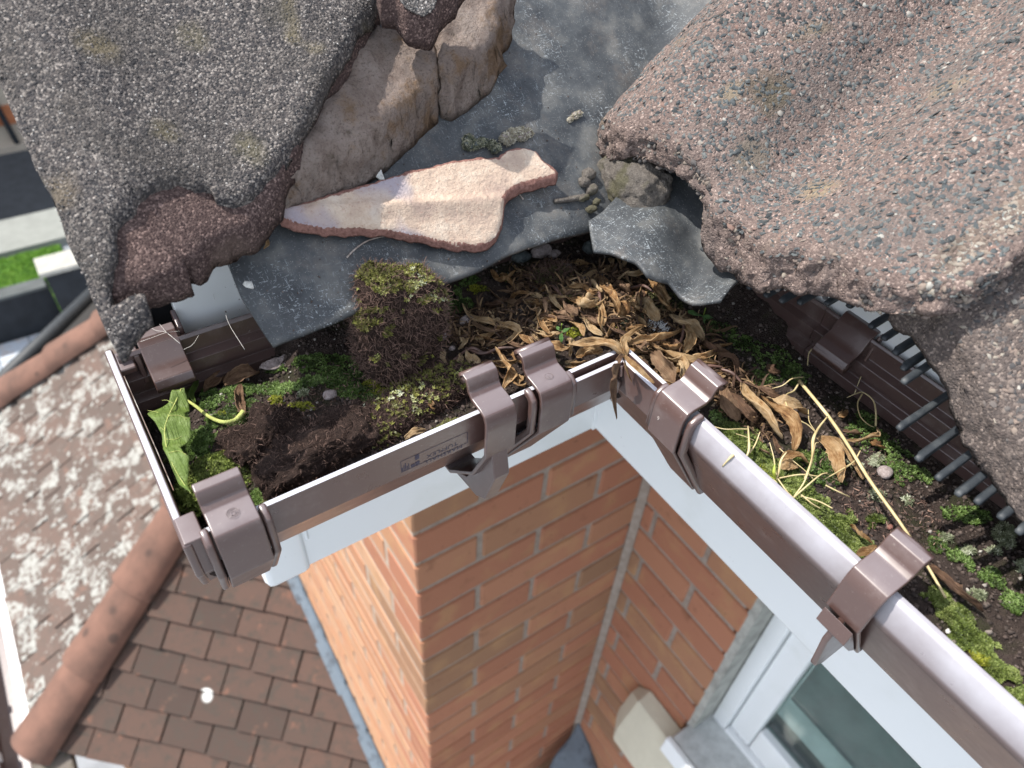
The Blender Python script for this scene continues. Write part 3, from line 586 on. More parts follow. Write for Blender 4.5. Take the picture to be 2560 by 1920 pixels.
# sheathing under the tiles
def RP(x, y, z=0): return (x, y, EZ + z)
top1 = (0.0, CN[1] + 0.965 * q2); top2 = (0.0, FN[1] - 0.965 * q2); zt = 0.965 * TP
keep(meshpy('underlay', [RP(CN[0], CN[1], -.01), RP(FN[0], FN[1], -.01), RP(0, top2[1], zt - .01), RP(0, top1[1], zt - .01), RP(0, CN[1] - 0.965, -.01), RP(0, FN[1] + 0.965, -.01)], [(0, 3, 2, 1), (0, 4, 3), (1, 2, 5)], m_flat('dark_gap', (0.03, 0.028, 0.026)), bay), bay)
# hip tiles
def hip(a, b, nseg, fl):
    a = np.array(a, float); b = np.array(b, float); d = (b - a); L = np.linalg.norm(d); d /= L
    side = np.cross(d, (0, 0, 1.)); side /= np.linalg.norm(side); upv = np.cross(side, d)
    for k in range(nseg):
        s0 = L * k / nseg - 0.03; s1 = L * (k + 1) / nseg; v = []; f = []; m_ = 10
        for s, r in ((s0, 0.088), (s0 + 0.004, 0.090), (s1, 0.078)):
            for i in range(m_ + 1):
                an = math.pi * (i / m_) ; v.append(a + d * s + side * math.cos(an) * r * 1.05 + upv * (math.sin(an) * r * 0.78 + 0.0 + (0.012 if s < s1 else 0)) - upv * 0.012)
        for s, r in ((s0, 0.074), (s1, 0.064)):
            for i in range(m_ + 1):
                an = math.pi * (i / m_); v.append(a + d * s + side * math.cos(an) * r * 1.05 + upv * (math.sin(an) * r * 0.78) - upv * 0.012)
        w_ = m_ + 1
        for i in range(m_):
            f += [(i, i + 1, w_ + i + 1, w_ + i), (w_ + i, w_ + i + 1, 2 * w_ + i + 1, 2 * w_ + i), (3 * w_ + i, 4 * w_ + i, 4 * w_ + i + 1, 3 * w_ + i + 1), (i, 3 * w_ + i, 3 * w_ + i + 1, i + 1)]
        keep(meshpy('hip_tile', v, f, M_HP, bay, True), bay)
hip(RP(CN[0] - 0.0, CN[1] - 0.0, 0.02), RP(0, top1[1], zt + 0.02), 4, 1)
hip(RP(FN[0], FN[1], 0.02), RP(0, top2[1], zt + 0.02), 4, 1)
# bay fascia and gutters
keep(box('edge_board', (EX - 0.045, CN[1] - 0.03, EZ - 0.03), (EX + 0.004, FN[1] + 0.02, EZ + 0.004), M_WH, bay), bay)
bg_ = [(EX - 0.046, EZ - 0.01), (EX - 0.05, EZ - 0.07), (EX - 0.10, EZ - 0.08), (EX - 0.13, EZ - 0.06), (EX - 0.135, EZ - 0.005)]
gt = keep(prism('gutter_trough', [(x, CN[1] - 0.10, z) for x, z in thicken(bg_, 0.004)], (0, 2.0, 0), M_PL, bay), bay)
keep(tube('gutter_bead', [(EX - 0.137, CN[1] - 0.10, EZ - 0.004), (EX - 0.137, CN[1] + 2.0, EZ - 0.004)], 0.006, M_WH, bay, 2), bay)
for yy in (CN[1] + 0.02, CN[1] + 0.25, CN[1] + 0.9): keep(box('gutter_clip', (EX - 0.15, yy, EZ - 0.03), (EX - 0.125, yy + 0.03, EZ + 0.006), M_WH, gt, 0.003), gt)
keep(box('corner_cement', (EX - 0.05, CN[1] - 0.16, EZ - 0.06), (EX + 0.08, CN[1] - 0.05, EZ - 0.012), M_MOD, bay, 0.01), bay)
keep(prism('eaves_lead', [(EX + 0.02, CN[1] - 0.09, EZ - 0.02), (EX + 0.9, CN[1] - 0.97, EZ - 0.02), (EX + 0.84, CN[1] - 1.03, EZ - 0.07), (EX - 0.02, CN[1] - 0.17, EZ - 0.07)], (0, 0, -0.004), M_BL, bay), bay)
keep(tube('far_gutter', [(EX - 0.04, FN[1] + 0.03, EZ + 0.0), (0.0, FN[1] + 0.99, EZ + 0.0)], 0.045, M_BK, bay, 2, 8), bay)
keep(box('bay_wall', (EX + 0.12, CN[1] + 0.05, GZ), (0, FN[1] - 0.05, EZ - 0.02), M_BRC, bay), bay)
# stepped lead flashing where the splay meets the sunlit wall
lf = empty('lead_flashing', (0, 0.6, -1.7)); tag(lf, 'blue grey stepped lead flashing where the bay roof meets the sunlit wall', 'flashing')
def zs(x, y): return EZ + TP * ((x - CN[0]) + (y - CN[1])) * s2 
ny = 9; y0, y1 = 0.165, top1[1]
for i in range(ny):
    a = y0 + (y1 - y0) * i / ny; b = y0 + (y1 - y0) * (i + 1) / ny + 0.02
    za, zb = zs(0, a) + 0.03, zs(0, b) + 0.03
    keep(prism('upstand', [(-0.003, a, za), (-0.003, b, zb), (-0.003, b - 0.01, zb + 0.055), (-0.003, a, za + 0.075)], (-0.003, 0, 0), M_BL, lf, 0.001), lf)
    w_ = 0.030 + 0.008 * (i % 2)
    keep(prism('apron', [(-0.004, a, za), (-0.004, b, zb), (-w_, b, zs(-w_, b) + 0.034), (-w_, a, zs(-w_, a) + 0.034)], (0.0, 0, 0.003), M_BL, lf, 0.001), lf)

# ================================================================== the gutter
ga = empty('gutter', (-0.13, LIPA, 0.515)); tag(ga, 'short brown plastic gutter run on the left with stop end, full of moss', 'gutter')
gb = empty('gutter', (LIPB, -0.5, 0.515)); tag(gb, 'long brown plastic gutter run on the right, running out at the bottom corner', 'gutter')
CH = [(0.0025, 0.5155), (0.0, 0.5155), (0.0, 0.4955), (0.027, 0.4505), (0.090, 0.446), (0.1135, 0.453), (0.1160, 0.478), (0.1150, 0.4865), (0.1110, 0.489), (0.1110, 0.4925), (0.1155, 0.4945), (0.1155, 0.5005), (0.1110, 0.503), (0.1110, 0.507), (0.1155, 0.509), (0.1155, 0.521), (0.113, 0.5225)]
CHp = thicken(CH, 0.0022)
mitA = lambda d: LIPB + d; mitB = lambda d: LIPA + d
def two(o, axis, lim, mat2):      # the lip and outer face take the material with the painted sky sheen
    o.data.materials.append(mat2)
    for p in o.data.polygons:
        if p.center[axis] < lim: p.material_index = 1
    return o
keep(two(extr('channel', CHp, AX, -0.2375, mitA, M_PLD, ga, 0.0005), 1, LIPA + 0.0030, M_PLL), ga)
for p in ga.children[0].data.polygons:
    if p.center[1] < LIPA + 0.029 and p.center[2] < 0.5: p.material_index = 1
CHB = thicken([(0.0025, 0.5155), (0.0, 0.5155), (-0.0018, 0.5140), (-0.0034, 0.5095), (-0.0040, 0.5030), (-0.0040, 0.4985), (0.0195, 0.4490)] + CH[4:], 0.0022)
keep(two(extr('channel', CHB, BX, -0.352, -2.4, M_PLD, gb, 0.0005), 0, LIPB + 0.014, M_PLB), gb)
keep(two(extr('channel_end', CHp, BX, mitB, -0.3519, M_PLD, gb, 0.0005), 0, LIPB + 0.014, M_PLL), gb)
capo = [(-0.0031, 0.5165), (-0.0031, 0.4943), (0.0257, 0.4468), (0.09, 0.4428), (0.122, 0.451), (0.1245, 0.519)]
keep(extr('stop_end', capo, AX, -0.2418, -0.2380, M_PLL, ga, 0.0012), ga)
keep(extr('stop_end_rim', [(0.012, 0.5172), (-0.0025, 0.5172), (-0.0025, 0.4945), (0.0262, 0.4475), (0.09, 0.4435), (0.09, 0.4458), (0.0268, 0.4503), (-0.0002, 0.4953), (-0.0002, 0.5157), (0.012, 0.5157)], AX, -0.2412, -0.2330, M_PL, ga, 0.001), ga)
keep(extr('stop_end_back', [(0.108, 0.5175), (0.1225, 0.5175), (0.1225, 0.5135), (0.108, 0.5135)], AX, -0.2412, -0.231, M_PL, ga, 0.001), ga)
# internal corner angle fitting (outer skin with its own lip)
an = empty('gutter_angle', (LIPB, LIPA, 0.51)); tag(an, 'brown internal angle piece joining the two gutter runs', 'gutter fitting')
AP = thicken([(-0.0020, 0.5130), (-0.0048, 0.5130), (-0.0048, 0.4945), (0.0235, 0.4465), (0.07, 0.4425)], 0.0018)
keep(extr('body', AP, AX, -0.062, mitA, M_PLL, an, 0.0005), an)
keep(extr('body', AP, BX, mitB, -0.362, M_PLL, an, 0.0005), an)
keep(tube('corner_seam', [(LIPB - 0.0052, LIPA - 0.0052, 0.511), (LIPB - 0.0052, LIPA - 0.0052, 0.495), (LIPB + 0.022, LIPA + 0.022, 0.4475)], 0.0012, M_PL, an, 10), an)
# clips
CLIP = [(0.0165, 0.5265), (0.0135, 0.5300), (0.0095, 0.5292), (0.0078, 0.5262), (0.0070, 0.5232), (0.0045, 0.5212), (-0.0030, 0.5205), (-0.0068, 0.5190), (-0.0088, 0.5150), (-0.0092, 0.5105), (-0.0092, 0.4925), (0.0190, 0.4440), (0.040, 0.4420)]
FL = [(0.001, 0.5180), (-0.0030, 0.5175), (-0.0068, 0.5150), (-0.0075, 0.5100), (-0.0075, 0.4930), (0.0205, 0.4430), (0.038, 0.4415)]
def front_clip(root, mk, s0, s1, flanges=True, flat=0.0, prof=CLIP):
    hook = prof[:7]; 
    keep(extr('strap', thicken([(d, z + flat) for d, z in prof], 0.0022), mk, s0, s1, M_PL, root, 0.0007), root)
    if flanges:
        sg = 1 if s1 > s0 else -1
        for a, b in ((s0 - sg * 0.0042, s0 - sg * 0.0006), (s1 + sg * 0.0006, s1 + sg * 0.0042)):
            keep(extr('flange', thicken(FL, 0.0042), mk, a, b, M_PL, root, 0.0012), root)
def hookcyl(root, mk, s0, s1, d=0.0140, z=0.5275, r=0.0027):
    st = [c for c in root.children if c.name.startswith('strap')][0]
    keep(tube('rolled_edge', [mk(s0, d, z), mk(s1, d, z)], r, M_PL, st, 2, 12), st)
def fin(root, mk, s, wd=0.0028, dp=0.0):
    keep(extr('fin', [(-0.0085, 0.4960), (-0.0125, 0.478), (-0.004, 0.452 - dp), (0.004, 0.446 - dp), (0.030, 0.442), (0.014, 0.452)], mk, s - wd / 2, s + wd / 2, M_PL, root, 0.0008), root)
u1 = empty('gutter_clip', (-0.22, LIPA, 0.51)); tag(u1, 'wide brown union clip at the far left beside the stop end, embossed with a D', 'gutter clip')
front_clip(u1, AX, -0.2305, -0.2118); 
u2 = empty('gutter_clip', (-0.095, LIPA, 0.51)); tag(u2, 'brown support bracket with a pointed fin beside the printed lettering', 'gutter bracket')
BR = [(a, b + 0.0005) for a, b in CLIP[:11]] + [(0.002, 0.468), (0.026, 0.4440), (0.042, 0.4425)]
front_clip(u2, AX, -0.1075, -0.0905, False, 0, BR); hookcyl(u2, AX, -0.1075, -0.0905); fin(u2, AX, -0.0995, 0.009)
u3 = empty('gutter_clip', (-0.07, LIPA, 0.51)); tag(u3, 'brown union clip left of the internal corner, right of the finned bracket', 'gutter clip')
front_clip(u3, AX, -0.0765, -0.0575); hookcyl(u3, AX, -0.0765, -0.0575)
u4 = empty('gutter_clip', (LIPB, -0.36, 0.51)); tag(u4, 'brown union clip right of the internal corner, moulded with a small 9', 'gutter clip')
front_clip(u4, BX, -0.3515, -0.3705); hookcyl(u4, BX, -0.3515, -0.3705)
u5 = empty('gutter_clip', (LIPB, -0.47, 0.51)); tag(u5, 'large brown support bracket nearest the bottom right with a lower fin', 'gutter bracket')
front_clip(u5, BX, -0.4650, -0.4815, False, 0.0005, CLIP); hookcyl(u5, BX, -0.4650, -0.4815); fin(u5, BX, -0.4735, 0.003, 0.006)
keep(extr('foot', [(-0.0115, 0.494), (-0.0125, 0.485), (0.004, 0.462), (0.020, 0.446), (0.012, 0.455)], BX, -0.4660, -0.4805, M_PL, u5, 0.001), u5)
# rear clips on the back rail
BKC = [(0.1235, 0.5245), (0.1170, 0.5255), (0.1120, 0.5215), (0.1090, 0.5155), (0.1045, 0.5125), (0.1005, 0.5105), (0.0985, 0.5065), (0.1000, 0.5030)]
u6 = empty('gutter_clip', (-0.218, LIPA + 0.12, 0.52)); tag(u6, 'brown rear retaining clip at the left end, crossed by cobweb threads', 'gutter clip')
keep(extr('strap', thicken(BKC, 0.0018), AX, -0.2270, -0.2085, M_PL, u6, 0.0007), u6)
keep(extr('side_lug', [(0.108, 0.505), (0.1235, 0.505), (0.1235, 0.5235), (0.112, 0.5200)], AX, -0.2305, -0.2280, M_PL, u6, 0.0006), u6)
keep(extr('side_lug', [(0.114, 0.505), (0.1285, 0.505), (0.1285, 0.5275), (0.118, 0.5240)], AX, -0.2075, -0.2050, M_PL, u6, 0.0006), u6)
u7 = empty('gutter_clip', (0.08, -0.37, 0.52)); tag(u7, 'dark brown rear clip under the right-hand tiles with a raised ring', 'gutter clip')
keep(extr('strap', thicken([(d - 0.001, z) for d, z in BKC], 0.0018), BX, -0.3610, -0.3820, M_PL, u7, 0.0007), u7)
hookcyl(u7, BX, -0.3610, -0.3820, 0.1010, 0.5065, 0.0032)
keep(extr('side_lug', [(0.110, 0.505), (0.1285, 0.505), (0.1285, 0.5275), (0.115, 0.5240)], BX, -0.3830, -0.3850, M_PL, u7, 0.0006), u7)

# writing and marks
def textobj(body, size, mat, parent, M4, name='printed_text', ext=0.0, bold=0.0, sx=1.0):
    cu = bpy.data.curves.new(name, 'FONT'); cu.body = body; cu.size = size; cu.extrude = ext; cu.offset = bold; cu.align_x = 'LEFT'; cu.resolution_u = 4
    t = bpy.data.objects.new(name, cu); COL.objects.link(t); dg = bpy.context.evaluated_depsgraph_get(); me = bpy.data.meshes.new_from_object(t.evaluated_get(dg)); bpy.data.objects.remove(t)
    o = link(name, me, mat); o.matrix_world = M4 @ Matrix.Diagonal((sx, 1, 1, 1)); mw = o.matrix_world.copy(); o.parent = parent; o.matrix_parent_inverse = Matrix.Translation(-Vector(parent.location)); o.matrix_basis = mw; return o
m = Mat('dark_print', 0.4); m.color((0.018, 0.016, 0.045)); M_INK = m.m
# upside-down print on the front face of the left run
def frame(o, x, y, z):
    x, y, z = Vector(x), Vector(y), Vector(z); Mx = Matrix.Identity(4)
    for i in range(3): Mx[i][0] = x[i]; Mx[i][1] = y[i]; Mx[i][2] = z[i]; Mx[i][3] = o[i]
    return Mx
yF = LIPA - 0.00012
Mt = frame((-0.1142, yF, 0.5065), (-1, 0, 0), (0, 0, -1), (0, -1, 0))
textobj('MARSHALL', 0.0034, M_INK, ga, frame((-0.1150, yF, 0.4992), (-1, 0, 0), (0, 0, -1), (0, -1, 0)), sx=1.25)
textobj('TUFFLEX', 0.0034, M_INK, ga, frame((-0.1175, yF, 0.5026), (-1, 0, 0), (0, 0, -1), (0, -1, 0)), sx=1.25)
bx0, bx1, bz0, bz1 = -0.1475, -0.1125, 0.4985, 0.5062
def inkbox(x0, z0, x1, z1): return box('print_bar', (x0, yF - 0.00005, z0), (x1, yF + 0.00002, z1), M_INK)
bars = [(bx0, bz0, bx0 + .0003, bz1), (bx1, bz0, bx1 + .0003, bz1), (bx0, bz0, bx1, bz0 + .0003), (bx0, bz1, bx1, bz1 + .0003)]
bars += [(-0.1402, 0.4990, -0.1380, 0.5015), (-0.1402, 0.5028, -0.1380, 0.5060), (-0.1425, 0.4990, -0.1405, 0.5010)]
bars += [(-0.1470 + i * 0.0008, 0.4990, -0.1470 + i * 0.0008 + 0.0005, 0.5015 + 0.0012 * ((i * 7) % 3)) for i in range(5)]
v = []; f = []
for x0, z0, x1, z1 in bars:
    k = len(v); v += [(x0, yF, z0), (x1, yF, z0), (x1, yF, z1), (x0, yF, z1)]; f.append((k, k + 1, k + 2, k + 3))
keep(meshpy('printed_logo', v, f, M_INK, ga), ga)
textobj('R:', 0.0065, M_INK, ga, frame((-0.0878, yF, 0.4975), (1, 0, 0), (0.18, 0, 0.98), (0, -1, 0)))
def ring(c, nrm, r, mat, parent, t=0.00009, name='embossed_ring', sy=1.0):
    R_ = rot_to(np.array([nrm], float), np.array([0.0]))[0]; pts = [np.array(c) + R_ @ np.array([math.cos(a) * r, math.sin(a) * r * sy, 0]) for a in np.linspace(0, 6.283, 25)]
    keep(tube(name, pts, t, mat, parent, 49, 5), parent)
cz = 0.5208; 
ring((-0.2205, LIPA - 0.0005, 0.5212), (0, 0.05, 1), 0.0024, M_PL, u1); ring((-0.2205, LIPA - 0.0005, 0.5212), (0, 0.05, 1), 0.0017, M_PL, u1)
textobj('D', 0.0030, M_PL, u1, frame((-0.2216, LIPA - 0.0015, 0.5213), (1, 0, 0), (0, 1, 0), (0, 0, 1)), 'embossed_letter', 0.00003)
ring((-0.067, LIPA - 0.0005, 0.5210), (0, 0.05, 1), 0.0020, M_PL, u3)
textobj('I', 0.0026, M_PL, u3, frame((-0.0675, LIPA - 0.0015, 0.5210), (1, 0, 0), (0, 1, 0), (0, 0, 1)), 'embossed_letter', 0.00003)
m = Mat('pale_scuff', 0.7); m.color((0.34, 0.30, 0.28)); M_SC = m.m
textobj('9', 0.0034, M_SC, u4, frame((LIPB - 0.0093, -0.3555, 0.5040), (0, -1, 0), (0, 0, 1), (-1, 0, 0)), 'moulded_number', 0.0001)
ring((LIPB + 0.1135, -0.3715, 0.5238), (-0.55, 0, 0.8), 0.0021, M_PL, u7)

# ================================================================== roof slopes, lead and tiles
T35 = 0.7002; cA = math.cos(math.radians(35)); sA = math.sin(math.radians(35))
def zA(y): return 0.55 + T35 * (y + 0.26)
def zB(x): return 0.55 + T35 * (x - 0.03)
NA = (0, -sA, cA)
def pA(u, v, h=0.0): return onpl(u, v, (0, -0.26, 0.55 + h), NA)      # h = vertical lift above slope A
ft = empty('dark_void_underlay', (0, 0, 0.6)); tag(ft, 'black sheet put in for the dark void beneath the tiles at the eaves', 'underlay')
keep(meshpy('dark_void_sheet', [(-0.236, -0.188, zA(-0.188) - 0.028), (0.10, -0.188, zA(-0.188) - 0.028), (0.50, 0.21, zA(0.21) - 0.028), (0.5, 0.6, zA(0.6) - 0.028), (-0.236, 0.6, zA(0.6) - 0.028)], [(0, 1, 2, 3, 4)], M_FE, ft), ft)  # dark sheet added to give the shaded void below the tiles
keep(meshpy('dark_void_sheet', [(0.112, -0.176, 0.576), (0.112, -2.4, 0.576), (0.6, -2.4, zB(0.6) - 0.028), (0.6, 0.31, zB(0.6) - 0.028)], [(0, 1, 2, 3)], M_FE, ft), ft)
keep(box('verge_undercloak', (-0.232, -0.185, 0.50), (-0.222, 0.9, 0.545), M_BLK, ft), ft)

# lead valley: follows both slopes, folded along the valley
def top(x, y):
    a = zA(y); b = zB(x); k = 0.012
    h = np.clip(0.5 + 0.5 * (b - a) / k, 0, 1); s = b * h + a * (1 - h) + k * h * (1 - h)
    P = P3(x, y); dr = np.clip((-0.225 - y) / 0.04, 0, 1)
    return s + 0.0016 * fbm(P, 22, 3, 2) + 0.0012 * fbm(P, 60, 2, 5) - 0.004 * dr ** 2 * (0.5 + 0.5 * np.sin(x * 55 + 1.0))
lp = [pA(680, 855)[:2], pA(760, 830)[:2], pA(900, 765)[:2], pA(1060, 705)[:2], pA(1200, 662)[:2], pA(1350, 605)[:2], pA(1482, 560)[:2], (0.036, -0.247), (0.06, -0.238), (0.30, -0.236), (0.30, 0.3), (-0.10, 0.3), (-0.12, -0.15), pA(600, 600)[:2], pA(562, 648)[:2], pA(600, 740)[:2]]
ld = slab('lead_valley', roughen([tuple(p) for p in lp], 0.004, 0.0008, 5), top, 0.0022, 0.0022, M_LD, seed=1, levels=1)
tag(ld, 'scratched dark grey lead sheet lining the valley between the two tiled slopes', 'valley lining')
# torn lead flap hanging into the gutter below the right tile
fl = [(1478, 520), (1490, 588), (1530, 606), (1560, 632), (1592, 652), (1618, 690), (1648, 686), (1680, 672), (1712, 706), (1742, 745), (1794, 788), (1822, 735), (1852, 690), (1880, 660)]
def z_fl(u, v): return 0.568 - 0.00012 * max(0, v - 560)
flp = [onz(u, v, z_fl(u, v)) for u, v in fl]
def top(x, y):
    d = np.clip((-0.24 - y) / 0.08, 0, 1)
    return 0.567 - 0.020 * d ** 1.3 + 0.0035 * np.sin((x * 0.8 - y) * 90) * (0.4 + d) + 0.0015 * fbm(P3(x, y), 50, 3, 8) + 0.55 * np.clip(x - 0.040, 0, 1)
fo = slab('lead_flap', roughen([tuple(p[:2]) for p in flp] + [(0.12, -0.33), (0.12, -0.236), (0.060, -0.238), tuple(onz(1510, 500, 0.568)[:2])], 0.003, 0.0008, 8), top, 0.002, 0.0018, M_LD, seed=2, levels=1)
tag(fo, 'torn dark lead flap drooping into the gutter under the right-hand tile', 'flashing')

# ---------------- left tile
def rollA(x): return 0.0075 * np.exp(-((x + 0.215) / 0.020) ** 2) + 0.006 * np.exp(-((x + 0.115) / 0.035) ** 2) - 0.003 * np.exp(-((x + 0.165) / 0.02) ** 2)
HL = 0.040
def pxA(pts, h): return [tuple(pA(u, v, h)[:2]) for u, v in pts]
grey = [(300, 880), (339, 837), (385, 811), (378, 782), (346, 784), (317, 799), (289, 797), (284, 740), (291, 660), (295, 590), (333, 561), (350, 519), (371, 489), (405, 472), (443, 446), (485, 455), (523, 447), (531, 477), (582, 479), (624, 464), (654, 426), (690, 398), (760, 320), (800, 260), (860, 150), (895, 66), (930, 36), (942, -60), (-300, -400), (-260, -300)]
gp = pxA(grey[:8], HL - 0.003) + pxA(grey[8:-2], HL); gp = gp + [(-0.06, 0.10), (-0.2362, 0.10), (-0.2362, gp[0][1])]
brown = [(289, 797), (317, 799), (346, 784), (378, 782), (455, 750), (481, 733), (472, 700), (491, 705), (510, 675), (523, 641), (560, 618), (590, 603), (625, 590), (654, 565), (692, 519), (712, 480), (722, 440), (745, 400), (776, 333), (793, 285), (850, 200), (900, 110), (940, 40), (950, -60)]
bp = pxA(brown[:17], HL - 0.013) + pxA(brown[17:], HL - 0.010); bp = bp + [(-0.07, 0.10), (-0.15, 0.10)]
def topg(x, y): return zA(y) + HL + rollA(x) + 0.0012 * fbm(P3(x, y), 40, 4, 1) + 0.0006 * fbm(P3(x, y), 400, 2, 6) - 0.010 * np.clip((-0.262 - y) / 0.03, 0, 1)
def topb(x, y): return zA(y) + HL - 0.0052 + rollA(x) + 0.0015 * fbm(P3(x, y), 70, 4, 3) + 0.0004 * fbm(P3(x, y), 500, 2, 6) - 0.010 * np.clip((-0.262 - y) / 0.03, 0, 1)
lt = empty('roof_tile', (-0.2, -0.2, 0.6)); tag(lt, 'large weathered grey concrete roof tile at top left with a broken brown lower corner', 'roof tile')
keep(slab('tile_face', roughen(gp, 0.0022, 0.0016, 11), topg, 0.008, 0.0016, M_TG, rough=0.0012, levels=2, edge_drop=0.0012, seed=4), lt)
keep(slab('broken_layer', roughen(bp, 0.0022, 0.0022, 12), topb, 0.013, 0.0017, M_TB, rough=0.0016, levels=2, edge_drop=0.002, seed=5), lt)
def grit(name, poly, topf, n, lo, hi, mat, parent, tv=CHIP_V, tf=CHIP_F, sink=0.2, jit=0.6, flat=0.55, power=2.2, sel=None, drop=0.0):
    poly = np.array(poly); l = poly.min(0); h = poly.max(0); l[1] = max(l[1], -0.62); h[0] = min(h[0], 0.24); h[1] = min(h[1], 0.02)
    p = RNG.uniform(l, h, (n, 2)); p = p[inpoly(p, poly)]
    if sel is not None: p = p[sel(p)]
    e = 0.0012; z = topf(p[:, 0], p[:, 1]); _, dd = nearest_on_poly(p, poly); dz = drop * np.clip(1 - dd / 0.005, 0, 1) ** 2; nx_ = -(topf(p[:, 0] + e, p[:, 1]) - z) / e; ny_ = -(topf(p[:, 0], p[:, 1] + e) - z) / e
    N = np.stack([nx_, ny_, np.ones(len(p))], 1); N /= np.linalg.norm(N, axis=1, keepdims=True)
    s = lo + (hi - lo) * RNG.random(len(p)) ** power
    pos = np.stack([p[:, 0], p[:, 1], z - dz], 1) - N * (s * sink)[:, None] * 0.5
    N2 = N + RNG.normal(0, 0.22, N.shape)
    S = np.stack([s, s * RNG.uniform(0.55, 0.95, len(s)), s * flat], 1)
    o = scatter(name, pos, N2, S, tv, tf, mat, parent, False, jit=jit); o['kind'] = 'stuff'; return keep(o, parent)
grit('surface_grit', gp, topg, 42000, 0.0002, 0.0008, M_CHG, lt, OCT_V, OCT_F, power=2.5)

# upper tile corner and mortar bedding
up = pxA([(985, 20), (1020, 66), (1060, 79), (1085, 62), (1098, 32), (1128, 2), (1180, -60), (940, -80), (950, 10)], 0.055)
def topu(x, y): return zA(y) + 0.062 + 0.002 * fbm(P3(x, y), 60, 3, 3) 
ut = slab('roof_tile', roughen(up + [], 0.002, 0.0015, 4), topu, 0.014, 0.0016, M_TB, rough=0.0012, levels=2, edge_drop=0.002)
tag(ut, 'lower corner of a purple brown roof tile at the top edge, over the mortar', 'roof tile')
grit('surface_grit', up, topu, 20000, 0.0004, 0.0010, M_CHG, ut, OCT_V, OCT_F)
m1 = pxA([(900, 100), (930, 70), (960, 62), (1000, 66), (1040, 78), (1085, 100), (1097, 135), (1094, 182), (1070, 205), (1040, 235), (1000, 270), (930, 325), (860, 368), (800, 400), (740, 436), (700, 450), (712, 400), (760, 320), (800, 230), (860, 140)], 0.026)
def topm(x, y): return zA(y) + 0.029 + 0.0045 * fbm(P3(x, y), 55, 4, 13) + 0.0020 * fbm(P3(x, y), 260, 4, 14)
mo = slab('mortar_bedding', roughen(m1, 0.002, 0.002, 15), topm, 0.03, 0.0016, M_MO, rough=0.004, levels=4, edge_drop=0.003, bottom=lambda x, y: zA(y) + 0.001)
tag(mo, 'pinkish mortar bedding with orange moss stain under the left tile edge', 'mortar')
m2 = pxA([(1082, 78), (1092, 40), (1110, 8), (1140, -40), (1290, -40), (1262, 10), (1252, 55), (1232, 96), (1200, 125), (1168, 150), (1122, 170), (1098, 160)], 0.028)
def topm2(x, y): return zA(y) + 0.031 + 0.005 * fbm(P3(x, y), 50, 4, 23) + 0.0024 * fbm(P3(x, y), 260, 4, 24)
mo2 = slab('mortar_bedding', roughen(m2, 0.002, 0.002, 16), topm2, 0.03, 0.0016, M_MO, rough=0.004, levels=4, edge_drop=0.003, bottom=lambda x, y: zA(y) + 0.001)
tag(mo2, 'rough brown mossy mortar lump at the top edge beside the lead', 'mortar')

# dark grit washed down along the foot of the mortar
ln_ = [(640, 520), (700, 455), (735, 430), (800, 402), (930, 328), (1040, 238), (1095, 190), (1170, 155), (1255, 60)]
n = 2600; kk = RNG.integers(0, len(ln_) - 1, n); tt = RNG.random(n)[:, None]; la_ = np.array(ln_, float); uv = la_[kk] * (1 - tt) + la_[kk + 1] * tt + RNG.normal(0, 9, (n, 2)) + [4, 6]
p = np.array([pA(u, v) for u, v in uv]); s_ = 0.0003 + 0.0012 * RNG.random(n) ** 3; p[:, 2] += s_ * 0.3 + 0.001
o = scatter('mortar_grit', p, RNG.normal(0, 1, (n, 3)), np.stack([s_, s_ * .8, s_ * .7], 1), OCT_V, OCT_F, M_CR, None, jit=0.8); o['kind'] = 'stuff'
n = 1500; uv = np.stack([RNG.uniform(560, 1700, n), RNG.uniform(60, 840, n)], 1); p = np.array([pA(u, v) for u, v in uv]); s_ = 0.00015 + 0.0006 * RNG.random(n) ** 4
keep_ = (p[:, 1] > -0.262) & (p[:, 1] - p[:, 0] * 1.0 > -0.262 - 0.036); p = p[keep_]; s_ = s_[keep_]; p[:, 2] = zA(p[:, 1]) + s_ * 0.2
o = scatter('lead_grit', p, RNG.normal(0, 1, (len(p), 3)), np.stack([s_, s_ * .8, s_ * .7], 1), OCT_V, OCT_F, M_CR, None, jit=0.8); o['kind'] = 'stuff'
# ---------------- right tiles
Y1 = np.array([-0.44, -0.425, -0.41, -0.40, -0.382, -0.366, -0.353, -0.331, -0.309, -0.281, -0.249, -0.238, -0.22, -0.20]); Z1 = np.array([.603, .603, .600, .598, .597, .590, .588, .582, .583, .598, .604, .600, .590, .582])
def smooth_interp(y, Y, Z):
    o = 0
    for k, d in ((0.25, -0.006), (0.5, 0), (0.25, 0.006)): o = o + k * np.interp(y + d, Y, Z)
    return o
def topr(x, y): return smooth_interp(y, Y1, Z1) + np.clip((x - 0.03) / 0.05, 0, 1) * (0.010 * np.exp(-((y + 0.25) / 0.022) ** 2) - 0.021 * np.exp(-((y + 0.325) / 0.028) ** 2)) + T35 * (x - 0.03) + 0.0025 * fbm(P3(x, y), 26, 3, 31) + 0.0010 * fbm(P3(x, y), 120, 3, 32) + 0.0004 * fbm(P3(x, y), 500, 2, 33)
YB = np.array([-0.44, -0.42, -0.402, -0.389, -0.37, -0.349, -0.325, -0.31, -0.299, -0.282, -0.254, -0.226, -0.218, -0.2]); ZB_ = np.array([.592, .587, .583, .577, .568, .560, .552, .562, .578, .585, .587, .572, .563, .560])
def botr(x, y): return np.interp(y, YB, ZB_) + T35 * (x - 0.03) + 0.002 * fbm(P3(x, y), 150, 3, 35)
